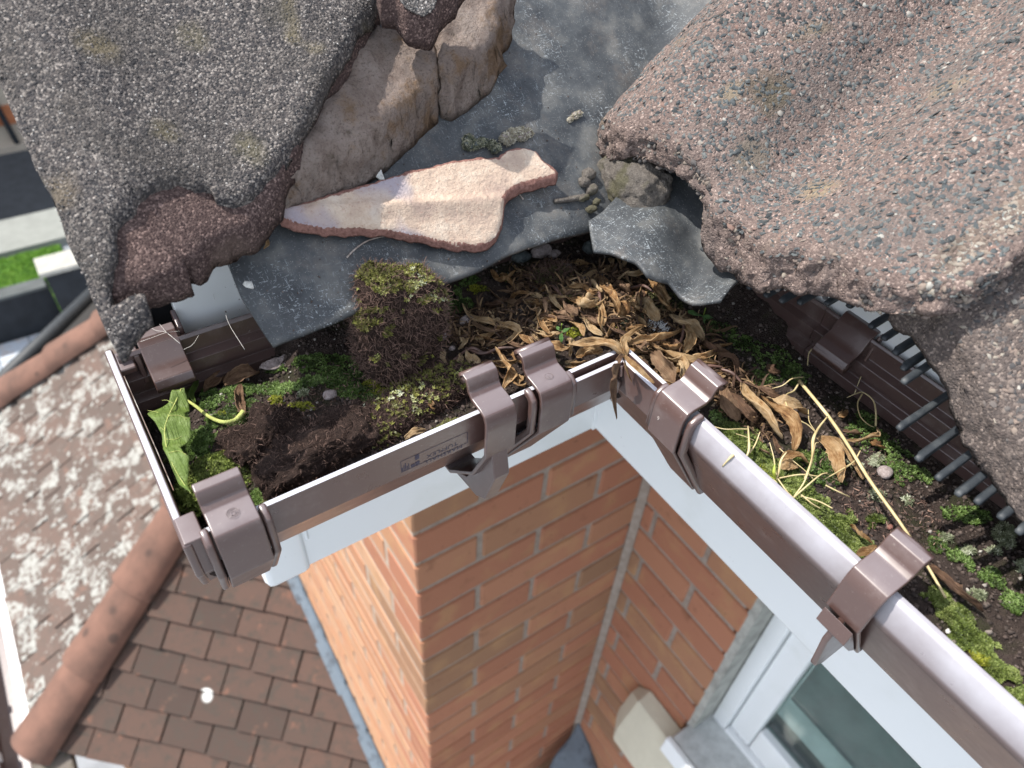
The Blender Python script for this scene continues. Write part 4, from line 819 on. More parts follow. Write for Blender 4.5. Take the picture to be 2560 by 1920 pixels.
rp = [(0.029, -0.2205), (0.06, -0.216), (0.10, -0.2155), (0.24, -0.214), (0.40, -0.214), (0.40, -0.437), (0.12, -0.436), (0.072, -0.434), (0.052, -0.4315), (0.040, -0.4285), (0.034, -0.422), (0.032, -0.413), (0.028, -0.402), (0.031, -0.385), (0.031, -0.365), (0.027, -0.350), (0.030, -0.330), (0.028, -0.312), (0.033, -0.300), (0.031, -0.285), (0.027, -0.262), (0.024, -0.245), (0.026, -0.230)]
r1 = empty('roof_tile', (0.1, -0.3, 0.6)); tag(r1, 'big red and grey granular concrete tile at top right with a thick crumbling edge', 'roof tile')
rpp = roughen(rp, 0.002, 0.0024, 41)
keep(slab('tile_body', rpp, topr, 0.02, 0.0016, M_TR, r1, rough=0.0034, levels=7, edge_drop=0.003, bottom=botr, seed=7), r1)
grit('slate_granules', rpp, topr, 26000, 0.0005, 0.0022, M_CHR, r1, flat=0.27, sink=0.30, power=1.7, drop=0.005)
# coarse aggregate on the broken face
def face_grit(name, pts, n, lo, hi, mat, parent, nrm):
    pts = np.array(pts); k = RNG.integers(0, len(pts) - 1, n); t = RNG.random((n, 1)); a = pts[k] * (1 - t) + pts[k + 1] * t
    s = lo + (hi - lo) * RNG.random(n) ** 1.8; h = RNG.random((n, 1)); p = a[:, :3] * h + a[:, 3:] * (1 - h)
    o = scatter(name, p, np.tile([nrm], (n, 1)) + RNG.normal(0, 0.5, (n, 3)), np.stack([s, s * 0.8, s * 0.7], 1), CHIP_V, CHIP_F, mat, parent, jit=0.6); o['kind'] = 'stuff'; return keep(o, parent)
fp = []
for x, y in rp[8:] + rp[:1]:
    fp.append((x + 0.0012, y, float(topr(np.array([x]), np.array([y]))[0]) - 0.001, x + 0.0016, y, float(botr(np.array([x]), np.array([y]))[0])))
face_grit('edge_aggregate', fp, 1500, 0.0005, 0.0020, M_CHE, r1, (-0.9, 0, 0.3))
Y2 = np.array([-0.80, -0.70, -0.62, -0.55, -0.50, -0.485, -0.47, -0.455, -0.44, -0.42, -0.40, -0.38]); Z2 = np.array([.60, .585, .60, .583, .572, .570, .572, .577, .585, .592, .590, .585])
def top2_(x, y): return smooth_interp(y, Y2, Z2) - 0.004 + T35 * (x - 0.038) + 0.0020 * fbm(P3(x, y), 26, 3, 51) + 0.0010 * fbm(P3(x, y), 140, 3, 52)
t2 = [(0.066, -0.392), (0.40, -0.39), (0.40, -0.80), (0.035, -0.80), (0.033, -0.60), (0.032, -0.50), (0.034, -0.485), (0.037, -0.472), (0.038, -0.462), (0.040, -0.454), (0.042, -0.447), (0.044, -0.440), (0.045, -0.431), (0.046, -0.420), (0.048, -0.402)]
r2 = empty('roof_tile', (0.1, -0.5, 0.6)); tag(r2, 'dark brown granular concrete tile at the right edge, tucked under the bigger red tile', 'roof tile')
t2p = roughen(t2, 0.002, 0.0020, 61)
keep(slab('tile_body', t2p, top2_, 0.021, 0.0017, M_TE, r2, rough=0.0022, levels=6, edge_drop=0.004, seed=9), r2)
grit('slate_granules', t2p, top2_, 16000, 0.0006, 0.0022, M_CHE, r2, flat=0.40, sink=0.3, power=2.0, drop=0.006, sel=lambda p: p[:, 0] < 0.16)
# loose gravelly crust on the broken corner of the red tile
c_ = [(0.036, -0.424), (0.072, -0.431), (0.085, -0.424), (0.075, -0.412), (0.045, -0.405), (0.034, -0.412)]
M_CRU = m_rnd('beige_gravel', [(0, (0.09, 0.07, 0.06)), (0.5, (0.17, 0.13, 0.105)), (0.9, (0.24, 0.21, 0.175)), (1, (0.30, 0.31, 0.28))], 0.9)
grit('gravel_crust', c_, topr, 3000, 0.0005, 0.0022, M_CRU, r1, flat=0.6, sink=0.5, power=1.8, drop=0.003)
# dark mortar plug in the mouth of the tile
def lump(name, c, r, amp, mat, fr=60, seed=0, sub=4, sq=0.8, smooth=True):
    bm = bmesh.new(); bmesh.ops.create_icosphere(bm, subdivisions=sub, radius=1.0); me = bpy.data.meshes.new(name); bm.to_mesh(me); bm.free()
    v = np.array([x.co[:] for x in me.vertices]); v = np.sign(v) * np.abs(v) ** sq; P = v * np.array(r) + np.array(c)
    P = P + v * (amp * (fbm(P, fr, 4, seed)))[:, None] + 0.3 * amp * v * fbm(P, fr * 5, 3, seed + 3)[:, None]
    me.vertices.foreach_set('co', P.astype(np.float32).ravel()); me.update(); return link(name, me, mat, None, smooth)
cpl = onx(1585, 462, 0.032)
pl = lump('mortar_plug', (0.032, cpl[1], cpl[2]), (0.013, 0.0215, 0.0160), 0.006, M_MOD, 70, 3, 5)
tag(pl, 'dark sandy mortar plug filling the hollow under the red tile corner', 'mortar')
for k, (u, v, r_) in enumerate([(1470, 440, .004), (1462, 462, .003), (1478, 478, .0035), (1455, 500, .003), (1490, 510, .0025), (1475, 530, .003)]):
    p = pA(u, v); o = lump('mortar_crumb', (p[0], p[1], p[2] + 0.0015), (r_, r_ * 0.8, r_ * 0.7), 0.002, M_MOD, 150, k, 3); tag(o, ['uppermost dark mortar crumb, closest under the red tile corner', 'mortar crumb just below the uppermost one', 'mortar crumb touching the left side of the mortar plug', 'leftmost mortar crumb beside the mortar plug', 'mortar crumb at the lower left foot of the plug', 'lowest mortar crumb at the end of the root strand'][k], 'crumb', 'mortar crumbs beside the plug')

# ---------------- eaves comb
cb_ = empty('eaves_comb', (0.11, -0.4, 0.545)); tag(cb_, 'black plastic eaves comb poking its teeth out from under the right-hand tiles', 'eaves comb')
cst = keep(box('comb_strip', (0.118, -2.3, 0.560), (0.140, -0.20, 0.566), M_BK, cb_), cb_)
tips = [(1728, 608, .5), (1752, 628, .5), (1785, 655, .5), (1806, 676, .5), (1832, 698, .5), (1866, 722, .5), (1908, 742, .5), (1948, 756, .5), (1992, 760, .5), (2062, 762, .2), (2116, 768, .2), (2172, 820, .9), (2204, 850, .9), (2232, 886, .9), (2252, 925, .9), (2252, 958, .9), (2242, 1075, 1), (2288, 1152, 1), (2338, 1200, 1), (2388, 1240, 1), (2436, 1260, 1), (2494, 1298, 1), (2540, 1335, 1), (2590, 1375, 1), (2640, 1420, 1)]
for k, (u, v, l) in enumerate(tips):
    zt_ = 0.548 if k < 16 else 0.538
    if 9 <= k < 16: zt_ = 0.556
    t = onz(u, v, zt_); L = 0.05
    pr = [(0, 0, 0), (0.0012, 0, 0.0016), (0.003, 0, 0.0024), (L, 0, 0.0020 + 0.006), (L, 0, 0.0045), (0.002, 0, -0.0012)]
    o = keep(prism('tooth', [(t[0] + a, t[1] - 0.0016 + random.uniform(-.0004, .0004), t[2] + c) for a, b, c in pr], (0.0, 0.0031, 0), M_BK, cst, 0.0010), cst)

M_MBG = m_moss('bright_moss', (0.05, 0.07, 0.015), (0.14, 0.19, 0.035), (0.33, 0.38, 0.13))
m = Mat('dark_stalk', 0.5); m.color(m.ramp([(0.35, (0.05, 0.03, 0.025)), (0.65, (0.16, 0.09, 0.07))], m.noise(120, 4))); M_TWD = m.m
M_SDL = m_leaf('seedling_leaf', [(0.3, (0.10, 0.24, 0.06)), (0.7, (0.24, 0.42, 0.14))], 0.25, 0.4)
# ================================================================== soil, moss and litter in the gutter
def HS(x, y):
    x = np.asarray(x, float); y = np.asarray(y, float); P = P3(x, y)
    inA = (y > -0.318) & (x < -0.016)
    back = np.clip((y + 0.245) / 0.05, 0, 1)
    zA_ = 0.4985 - 0.014 * back - 0.010 * np.exp(-(((x + 0.232) / 0.012) ** 2)) - 0.016 * np.exp(-(((x + 0.222) / 0.016) ** 2 + ((y + 0.312) / 0.014) ** 2)) + 0.006 * np.exp(-(((x + 0.16) / 0.03) ** 2 + ((y + 0.285) / 0.02) ** 2))
    bx = np.clip((x - 0.03) / 0.06, 0, 1)
    zB_ = 0.500 - 0.013 * bx - 0.004 * np.clip((-0.40 - y) / 0.1, 0, 1)
    t = np.clip((x + 0.03) / 0.03, 0, 1) * np.clip((-0.28 - y) / 0.03, 0, 1); s = np.where(t > 0, zA_ * (1 - t) + zB_ * t, zA_)
    s = s + 0.015 * np.exp(-(((x + 0.01) / 0.045) ** 2 + ((y + 0.270) / 0.035) ** 2))
    s = s + 0.016 * np.clip((x + 0.175) / 0.02, 0, 1) * np.clip((y + 0.238) / 0.03, 0, 1) * np.clip((0.10 - x) / 0.02, 0, 1) + 0.018 * np.clip((x - 0.06) / 0.03, 0, 1) * np.clip((y + 0.350) / 0.03, 0, 1)
    s = s + 0.0032 * fbm(P, 45, 4, 71) + 0.0012 * fbm(P, 220, 3, 72) + 0.0006 * fbm(P, 700, 2, 73)
    near = np.minimum(np.where(x < -0.016, y + 0.317, 9), np.where(y < -0.317, x + 0.018, 9)); s = np.minimum(s, np.where(near < 0.004, 0.509, 0.52 + 9 * (near > 0.02)))
    return s
def onsoil(u, v):
    z = 0.497
    for _ in range(6): p = onz(u, v, z); z = 0.5 * z + 0.5 * float(HS(p[0], p[1]))
    p = onz(u, v, z); return p
def onsoil_arr(uv):
    uv = np.asarray(uv, float); r = np.stack([(uv[:, 0] - 1280) / FPX, (uv[:, 1] - 960) / FPX, np.ones(len(uv))], 1) @ RC
    z = np.full(len(uv), 0.497)
    for _ in range(6):
        p = CP + r * ((z - CP[2]) / r[:, 2])[:, None]; z = 0.5 * z + 0.5 * HS(p[:, 0], p[:, 1])
    return CP + r * ((z - CP[2]) / r[:, 2])[:, None]
def in_gutter(p, m=0.0035):
    x, y = p[:, 0], p[:, 1]
    return ((x > -0.2365) & (x < 0.114) & (y > LIPA + m) & (y < -0.199)) | ((x > LIPB + m) & (x < 0.114) & (y < -0.199) & (y > -0.75))
so = slab('soil', [(-0.2370, -0.3145), (-0.0155, -0.3145), (-0.0155, -0.80), (0.1165, -0.80), (0.1165, -0.1985), (-0.2370, -0.1985)], HS, 0.02, 0.0014, M_SO, levels=1, bottom=lambda x, y: np.maximum(0.478, 0.5035 - 1.667 * np.minimum(np.where(x < -0.016, y + 0.317, 9), np.where(y < -0.317, x + 0.024, 9))), smooth=True)
so['kind'] = 'stuff'
def crumbs(name, n, lo, hi, mat, poly=None, sink=0.25, power=3.0):
    if poly is None: p = RNG.uniform((-0.236, -0.62), (0.114, -0.199), (n, 2))
    else:
        q = np.array(poly, float); p = onsoil_arr(RNG.uniform(q.min(0), q.max(0), (n, 2)))[:, :2]
    p = p[in_gutter(p)]; z = HS(p[:, 0], p[:, 1]); s = lo + (hi - lo) * RNG.random(len(p)) ** power
    o = scatter(name, np.stack([p[:, 0], p[:, 1], z + s * sink], 1), RNG.normal(0, 1, (len(p), 3)), np.stack([s, s * 0.8, s * 0.7], 1), OCT_V, OCT_F, mat, None, jit=0.8); o['kind'] = 'stuff'; return o
crumbs('soil_crumbs', 42000, 0.0003, 0.0018, M_CR)
def patch(name, ells, mat, dens=0.05, lo=0.0011, hi=0.0021, tpl=(TUFT_V, TUFT_F), mound=0.0015, base=None):
    """ells: (u, v, ru, rv, rotation in degrees) in the photograph; the tufts stand on the soil there"""
    allp = []; alln = []; 
    for (u, v, ru, rv, rt) in ells:
        n = int(math.pi * ru * rv * dens); r = np.sqrt(RNG.random(n)); a = RNG.random(n) * 6.283; c, s = math.cos(math.radians(rt)), math.sin(math.radians(rt))
        ex, ey = r * np.cos(a) * ru, r * np.sin(a) * rv; uv = np.stack([u + ex * c - ey * s, v + ex * s + ey * c], 1)
        p = onsoil_arr(uv); kk = fbm(P3(p[:, 0], p[:, 1]), 190, 3, int(u) % 97); keepm = (kk > (r ** 2 - 0.62) * 0.75) & in_gutter(p); p = p[keepm]; rr_ = r[keepm]
        p[:, 2] += mound * (1 - rr_ ** 2); allp.append(p); nn = np.tile([[0, 0, 1.0]], (len(p), 1)); nn[:, :2] += 0.5 * RNG.normal(0, 0.5, (len(p), 2)); alln.append(nn)
    p = np.concatenate(allp); nn = np.concatenate(alln); s = lo + (hi - lo) * RNG.random(len(p))
    r = np.clip(0.42 + 0.8 * fbm(p, 160, 2, 5) + RNG.normal(0, 0.28, len(p)), 0, 1); s = s * 0.72
    o = scatter(name, p, nn, s, tpl[0], tpl[1], mat, None, jit=0.25, rnd=r); o['kind'] = 'stuff'; return o
patch('green_moss', [(620, 985, 60, 25, 0), (700, 975, 90, 22, -5), (820, 960, 100, 22, 5), (900, 985, 80, 20, 8), (640, 1060, 40, 20, 0), (520, 1000, 40, 30, 0), (440, 1040, 40, 60, 0), (480, 1120, 40, 50, 0), (520, 1160, 40, 30, 0), (640, 1250, 30, 30, 0), (790, 905, 75, 22, -8), (880, 905, 60, 24, 5), (960, 930, 60, 20, 20), (850, 940, 120, 25, 10), (690, 925, 40, 16, 0), (400, 975, 60, 35, 10), (565, 1050, 55, 35, -10), (590, 985, 45, 30, 20), (500, 1100, 48, 35, -30), (625, 1030, 60, 35, -10),
    (1130, 745, 26, 36, 20), (1115, 800, 22, 34, 10), (1150, 770, 20, 40, 60), (1165, 705, 40, 22, 0), (1265, 700, 22, 14, 0), (1350, 710, 12, 16, 0), (1352, 765, 10, 10, 0), (1480, 795, 22, 14, 20), (1360, 825, 20, 14, 0), (1040, 915, 18, 16, 0), (1040, 960, 30, 14, 0)], M_MG, 0.13)
patch('green_moss', [(1790, 830, 80, 30, 10), (1860, 860, 60, 25, 20), (1770, 890, 18, 12, 0), (1765, 915, 14, 9, 0), (1940, 900, 70, 34, 25), (1905, 950, 60, 36, 30), (1985, 935, 45, 30, 20), (1780, 965, 20, 24, 0), (1790, 1050, 28, 36, 0), (2060, 1180, 70, 45, 45), (2160, 1080, 60, 50, 45), (2230, 1140, 70, 40, 40), (2240, 1180, 50, 40, 40), (2300, 1190, 40, 22, 40), (2420, 1290, 80, 28, 10), (2340, 1360, 40, 30, 30), (2400, 1400, 45, 22, 40), (2480, 1450, 50, 28, 40), (2540, 1510, 50, 30, 40)], M_MG, 0.08, mound=0.001)
patch('bright_green_moss', [(1860, 1110, 110, 50, 40), (2000, 1240, 110, 50, 42), (2120, 1350, 90, 44, 42), (2420, 1590, 110, 46, 42), (1830, 1100, 60, 40, 40), (1890, 1145, 70, 42, 42), (1950, 1200, 70, 40, 42), (2030, 1270, 70, 36, 42), (2090, 1330, 70, 40, 42), (2135, 1375, 60, 34, 42), (2190, 1310, 30, 24, 0), (2120, 1300, 40, 26, 40), (2340, 1500, 44, 34, 42), (2390, 1550, 60, 36, 42), (2440, 1610, 60, 36, 42), (2500, 1680, 60, 34, 42), (2550, 1740, 50, 32, 42), (2000, 1150, 30, 30, 0)], M_MBG, 0.15, 0.0012, 0.0022, mound=0.002)
patch('yellow_moss', [(1195, 725, 30, 12, 5), (930, 965, 30, 14, 0), (950, 985, 60, 16, 8), (690, 1005, 30, 16, 0), (750, 1020, 50, 14, 0), (560, 1040, 22, 12, 0), (1900, 1180, 60, 26, 42), (1965, 1240, 50, 22, 42), (2450, 1650, 40, 26, 42), (570, 1150, 14, 30, -35), (1545, 830, 20, 10, 0), (1440, 830, 30, 16, 0)], M_MY, 0.11)
patch('dark_moss', [(1120, 1075, 60, 26, -15), (480, 1190, 80, 50, 20), (470, 1270, 50, 60, 20), (560, 1250, 60, 60, 0), (900, 1180, 80, 16, -25), (690, 1255, 60, 16, -25), (1440, 760, 120, 40, 0), (1640, 760, 100, 40, 10)], M_MD, 0.07, 0.0012, 0.0024)
patch('pale_lichen', [(2135, 1170, 26, 22, 0), (2190, 1150, 22, 22, 0), (2220, 1240, 24, 18, 20), (2260, 1255, 20, 14, 0), (2190, 1240, 22, 14, 0), (2365, 1350, 18, 14, 0), (2420, 1380, 20, 14, 0), (2510, 1340, 36, 30, 50), (2490, 1380, 24, 18, 0), (2550, 1420, 24, 24, 0), (1620, 800, 36, 20, 0), (1560, 812, 18, 12, 0), (760, 985, 14, 10, 0), (2440, 1490, 22, 14, 0), (2540, 1880, 30, 60, 40)], M_ML, 0.07, 0.0014, 0.0028, (STAR_V, STAR_F), 0.002)
# moss heap at the left front, under the leaf tip
def clod(name, c, r, amp, fr, seed, label, fib, top_mat, fibn, topn, mat=M_SO, boxy=0.7, topz=0.3, flen=(0.0025, 0.006)):
    e = empty(name, c); tag(e, label, 'moss clod')
    b = lump('core', c, r, amp, mat, fr, seed, 5, boxy); keep(b, e)
    me = b.data; n = len(me.polygons); cen = np.empty(n * 3, np.float32); me.polygons.foreach_get('center', cen); nr = np.empty(n * 3, np.float32); me.polygons.foreach_get('normal', nr); ar = np.empty(n, np.float32); me.polygons.foreach_get('area', ar)
    cen = cen.reshape(-1, 3); nr = nr.reshape(-1, 3); pr = ar / ar.sum()
    i = RNG.choice(n, fibn, p=pr); i = i[nr[i, 2] > -0.5]; nn = nr[i] * 0.55 + RNG.normal(0, 0.55, (len(i), 3)); s = RNG.uniform(flen[0], flen[1], len(i))
    p = cen[i] + RNG.normal(0, 0.0006, (len(i), 3)); keep(scatter('rootlets', p, nn, s, FIB_V, FIB_F, fib, e, rnd=np.clip(RNG.random(len(i)) * 0.8 + 0.3 * fbm(p, 90, 2, 3), 0, 1)), e)['kind'] = 'stuff'
    if topn:
        w_ = pr * np.clip(nr[:, 2] - topz + 0.5 * fbm(cen, 70, 2, 9), 0, 1); w_ /= w_.sum(); i = RNG.choice(n, topn, p=w_); s = RNG.uniform(0.0010, 0.0022, len(i))
        keep(scatter('moss_top', cen[i] + nr[i] * 0.0004 + RNG.normal(0, 0.0004, (len(i), 3)), nr[i] + RNG.normal(0, 0.3, (len(i), 3)), s, TUFT_V, TUFT_F, top_mat, e, jit=0.2, rnd=np.clip(RNG.random(len(i)) * 0.6 + 0.2 + 0.5 * fbm(cen[i], 110, 2, 4), 0, 1)), e)['kind'] = 'stuff'
    return e
M_MT = m_rnd('olive_moss', [(0, (0.045, 0.035, 0.012)), (0.45, (0.13, 0.13, 0.03)), (0.75, (0.27, 0.27, 0.06)), (0.92, (0.42, 0.44, 0.20)), (1, (0.6, 0.62, 0.45))], 0.7, trans=0.2, mod=110)
M_MTG = m_rnd('olive_green_moss', [(0, (0.04, 0.05, 0.012)), (0.5, (0.13, 0.17, 0.03)), (0.85, (0.30, 0.36, 0.08)), (1, (0.45, 0.50, 0.2))], 0.7, trans=0.2, mod=110)
m = Mat('peaty_clod', 0.95, 0.15); m.color(m.ramp([(0.3, (0.020, 0.013, 0.011)), (0.6, (0.065, 0.042, 0.034)), (0.8, (0.12, 0.082, 0.066))], m.noise(260, 8, 0.8))); m.bump(m.mth('ADD', m.noise(300, 6, 0.85), m.noise(1500, 3)), 0.003, 1.0); M_PC = m.m
ccu = onz(985, 790, 0.518)
clod('moss_clod', (-0.1170, -0.2600, 0.5325), (0.0220, 0.0125, 0.0295), 0.0095, 48, 5, 'big upright square clod of fibrous brown moss standing against the lead edge', M_FB, M_MT, 9000, 2200, M_PC, 0.68, 0.62, (0.002, 0.005))
c2 = onsoil(800, 1130); clod('moss_clod', (c2[0], c2[1], c2[2] + 0.002), (0.026, 0.0125, 0.0085), 0.011, 85, 21, 'flat broken peaty clod near the left front lip with a dark hollow', M_FB, M_MD, 3400, 0, M_PC, 0.5, 0.2, (0.0012, 0.003))
c3 = onsoil(660, 1125); clod('moss_clod', (c3[0], c3[1] + 0.004, c3[2] + 0.001), (0.019, 0.012, 0.0095), 0.014, 90, 33, 'crumbly dark brown root clod behind the far left union clip', M_FB, M_MD, 3000, 0, M_PC, 0.8, 0.2, (0.0012, 0.0035))
c4 = onsoil(1090, 985); clod('moss_clod', (c4[0], c4[1], c4[2] + 0.001), (0.028, 0.012, 0.009), 0.005, 70, 44, 'low moss covered mound behind the finned bracket', M_FB, M_MT, 4200, 450, M_PC, 0.8, 0.3, (0.0015, 0.004))
c5 = onsoil(545, 1215); clod('moss_clod', (c5[0], c5[1], c5[2] - 0.001), (0.017, 0.014, 0.0090), 0.004, 70, 55, 'rounded olive moss cushion between green leaf and left union clip', M_FB, M_MTG, 800, 4600, M_PC, 0.9, -0.1, (0.0012, 0.003))
c6 = onsoil(940, 1060); clod('moss_clod', (c6[0], c6[1], c6[2] - 0.001), (0.022, 0.012, 0.007), 0.006, 80, 66, 'dark earthy moss lump in the middle of the left gutter run', M_FB, M_MT, 2800, 200, M_PC, 0.9, 0.4, (0.0015, 0.004))
c7 = onsoil(1375, 700); clod('moss_clod', (c7[0], c7[1], c7[2] + 0.000), (0.013, 0.010, 0.006), 0.004, 90, 77, 'small matted rootlet clod in the litter below the lead edge', M_FB, M_MD, 3000, 300, M_PC, 0.9, 0.3)
c8 = onsoil(1420, 700); 
# stones, flakes and scraps
def flake(name, px, r, mat, label, cat, h=0.003, seed=0, th=0.0012, tilt=(0.1, 0.1), onlead=False, sink=0.0):
    p = pA(*px) if onlead else onsoil(*px); rx, ry = r; pl_ = [(rx * math.cos(a) * (1 + 0.25 * math.sin(3 * a + seed)), ry * math.sin(a)) for a in np.linspace(0, 6.283, 14)[:-1]]
    ro = 0.5 * seed; c_s = (math.cos(ro), math.sin(ro)); pl_ = [(p[0] + a * c_s[0] - b * c_s[1], p[1] + a * c_s[1] + b * c_s[0]) for a, b in pl_]
    t35 = T35 if onlead else 0.0
    f = lambda x, y: p[2] + h + (x - p[0]) * tilt[0] + (y - p[1]) * (tilt[1] + t35) + 0.0012 * fbm(P3(x, y), 300, 3, seed)
    o = slab(name, roughen(pl_, 0.0008, 0.0012, seed), f, th, 0.0007, mat, levels=1, rough=0.0003); return tag(o, label, cat)
m = Mat('grey_flake', 0.9); m.color(m.ramp([(0.35, (0.20, 0.16, 0.15)), (0.65, (0.36, 0.31, 0.30))], m.noise(600, 5, 0.7))); m.bump(m.noise(900, 4), 0.0006, 0.8); M_GF = m.m
m = Mat('white_chalk', 0.9); m.color(m.ramp([(0.35, (0.42, 0.41, 0.38)), (0.65, (0.70, 0.70, 0.66))], m.noise(500, 5, 0.7))); m.bump(m.noise(700, 4), 0.0008, 0.8); M_WC = m.m
flake('stone_flake', (693, 917), (0.0078, 0.0032), M_GF, 'thin pale grey stone flake lying beside green moss in the left gutter', 'stone', 0.003, 0, 0.001, (0.0, 0.25))
flake('lichen_scrap', (650, 853), (0.0026, 0.0045), M_WC, 'white crusty scrap at the lower left corner of the lead', 'lichen', 0.004, 2, 0.0015, (0.1, 0.3))
flake('clear_scrap', (985, 948), (0.0030, 0.0012), M_WC, 'tiny white splinter beside the dark stone', 'splinter', 0.004, 1, 0.0006)
sx = onsoil(984, 915); st = lump('dark_stone', (sx[0], sx[1], sx[2] + 0.004), (0.0058, 0.0058, 0.0055), 0.0022, None, 160, 12, 4, 0.9)
m = Mat('slate_stone', 0.85); m.color(m.ramp([(0.35, (0.03, 0.038, 0.040)), (0.6, (0.085, 0.10, 0.10)), (0.75, (0.16, 0.19, 0.14))], m.noise(320, 6, 0.7))); m.bump(m.noise(500, 5), 0.001, 1.0); st.data.materials.append(m.m); M_SS = m.m; tag(st, 'dark blue grey stone beside the foot of the big moss clod', 'stone')
for k, (u, v, r_, lab, mt) in enumerate([(1100, 850, .0042, 'tan rounded pebble right of the big clod base', M_GF), (1165, 812, .0050, 'buff cone shaped mortar lump in the leaf litter', M_GF), (1133, 688, .0018, 'tiny white pebble right of the big moss clod', M_WC), (1130, 875, .0020, 'small pale pebble among the dead leaf stalks', M_GF), (1350, 640, .0065, 'pale crusty mortar lump right under the lead edge', M_GF), (1385, 645, .005, 'curled pale crust beside the mortar lump at the lead edge', M_GF), (1300, 655, .006, 'dark crinkled bark scrap under the lead edge', M_SS), (1475, 630, .0065, 'dark grey curled rubbery scrap near the torn lead flap', M_SS), (1400, 690, .0065, 'grey rounded lump in the middle of the leaf litter', M_MOD), (1418, 748, .0014, 'tiny grey ball on the litter left of a fan shaped leaf', M_GF), (2210, 1188, .0036, 'pale grey chip by the long straw stem', M_GF), (827, 995, .0035, 'pale knobbly root gall on the dark clod', M_GF), (800, 1130, .0014, 'orange seed husk on the flat clod', M_LF), (2368, 1580, .0012, 'tiny white grit on the dark soil in the right gutter', M_WC), (2222, 1320, .0016, 'small reddish crumb on the dark soil beside the straw stem', M_FRE)]):
    p = onsoil(u, v); o = lump('pebble', (p[0], p[1], p[2] + r_ * 0.6), (r_, r_ * 0.8, r_ * 0.6), r_ * 0.5, mt, 0.5 / r_, k * 3, 3, 0.9); tag(o, lab, 'pebble')
m = Mat('white_down', 0.9); m.color((0.75, 0.76, 0.76)); 
def fluff(u, v, n, lab, cat, mat, L=(0.002, 0.005)):
    p = onsoil(u, v); p[2] += 0.002; pos = np.tile([p], (n, 1)) + RNG.normal(0, 0.0016, (n, 3)) * [1, 1, 0.4]
    o = scatter('feather_down', pos, RNG.normal(0, 1, (n, 3)) + [0, 0, 0.5], RNG.uniform(*L, n), FIB_V, FIB_F, mat, None); tag(o, lab, cat)
fluff(1650, 830, 160, 'tuft of white down caught in the moss near the leaf pile', 'down', m.m); fluff(1628, 818, 60, 'smaller wisp of white down left of the white tuft', 'down', m.m)

# ---------------- on the lead: broken tile piece, twig, scraps
frag = [(692, 530), (712, 515), (760, 500), (820, 478), (900, 455), (980, 430), (1060, 408), (1140, 392), (1200, 385), (1245, 385), (1262, 366), (1310, 357), (1340, 366), (1362, 395), (1398, 424), (1394, 436), (1350, 448), (1300, 460), (1272, 478), (1262, 505), (1258, 540), (1244, 568), (1222, 584), (1190, 590), (1130, 585), (1060, 572), (980, 562), (880, 556), (800, 556), (730, 548), (698, 540)]
fpA = [tuple(pA(u, v, 0.012)[:2]) for u, v in frag]
FA = np.array(pA(700, 530, 0.012)[:2]); FB = np.array(pA(1262, 500, 0.012)[:2])
def topf(x, y):
    d = ((x - FA[0]) * (FB[1] - FA[1]) - (y - FA[1]) * (FB[0] - FA[0])) / np.linalg.norm(FB - FA)      # signed distance from the long ridge
    return zA(y) + 0.011 - 0.10 * np.clip(-d, 0, .02) * 0 - 0.30 * np.clip(d, 0, 0.012) + 0.0022 * np.exp(-(d / 0.003) ** 2) + 0.0006 * fbm(P3(x, y), 90, 4, 3) + 0.0002 * fbm(P3(x, y), 600, 2, 4)
fr_ = slab('tile_fragment', roughen(fpA, 0.0014, 0.0009, 6), topf, 0.0036, 0.0007, M_FR, rough=0.0003, levels=3, edge_drop=0.0014, seed=14)
# the broken rim is the red body of the clay
me = fr_.data; nv = len(me.vertices); cen = np.empty(nv * 3, np.float32); me.vertices.foreach_get('co', cen); cen = cen.reshape(-1, 3).astype(float); _, dd = nearest_on_poly(cen[:, :2], np.array(fpA))
upper = (cen[:, 1] > FA[1] + (cen[:, 0] - FA[0]) * (FB[1] - FA[1]) / (FB[0] - FA[0])) | (cen[:, 0] > -0.045)
rim = np.clip(1.15 - dd / np.where(upper, 0.0026, 0.0007), 0, 1); rim = np.maximum(rim, np.clip((topf(cen[:, 0], cen[:, 1]) - 0.0022 - cen[:, 2]) / 0.0008, 0, 1))
at_ = me.attributes.new('rnd', 'FLOAT', 'POINT'); at_.data.foreach_set('value', rim.astype(np.float32))
tag(fr_, 'long broken piece of pink and cream tile lying on the lead', 'tile fragment')
def lumpA(u, v, r, mat, lab, cat, name, seed, h=0.5, amp=0.6):
    p = pA(u, v); o = lump(name, (p[0], p[1], p[2] + r * h), (r, r * 0.75, r * 0.65), r * amp, mat, 0.6 / r, seed, 4, 0.9); return tag(o, lab, cat)
M_LI = m_rnd('lichen_scrap', [(0, (0.05, 0.06, 0.04)), (0.5, (0.16, 0.17, 0.11)), (1, (0.42, 0.40, 0.30))], 0.9)
def scrap(pts, r, mat, mt2, lab, seed):
    p = pA(*pts[0]); e = empty('lichen_clump', tuple(p)); tag(e, lab, 'lichen')
    for k, (u, v) in enumerate(pts):
        q = pA(u, v); b = lump('lobe', (q[0], q[1], q[2] + r * 0.7), (r * random.uniform(.8, 1.2), r * random.uniform(.6, .9), r * 0.7), r * 0.8, mat, 0.7 / r, seed + k, 3, 0.9); keep(b, e)
        n = 160; me = b.data; c_ = np.array([x.center[:] for x in me.polygons]); n_ = np.array([x.normal[:] for x in me.polygons]); i = RNG.integers(0, len(c_), n)
        keep(scatter('frill', c_[i], n_[i] + RNG.normal(0, .5, (n, 3)), RNG.uniform(r * .25, r * .6, n), STAR_V, STAR_F, mt2, e), e)['kind'] = 'stuff'
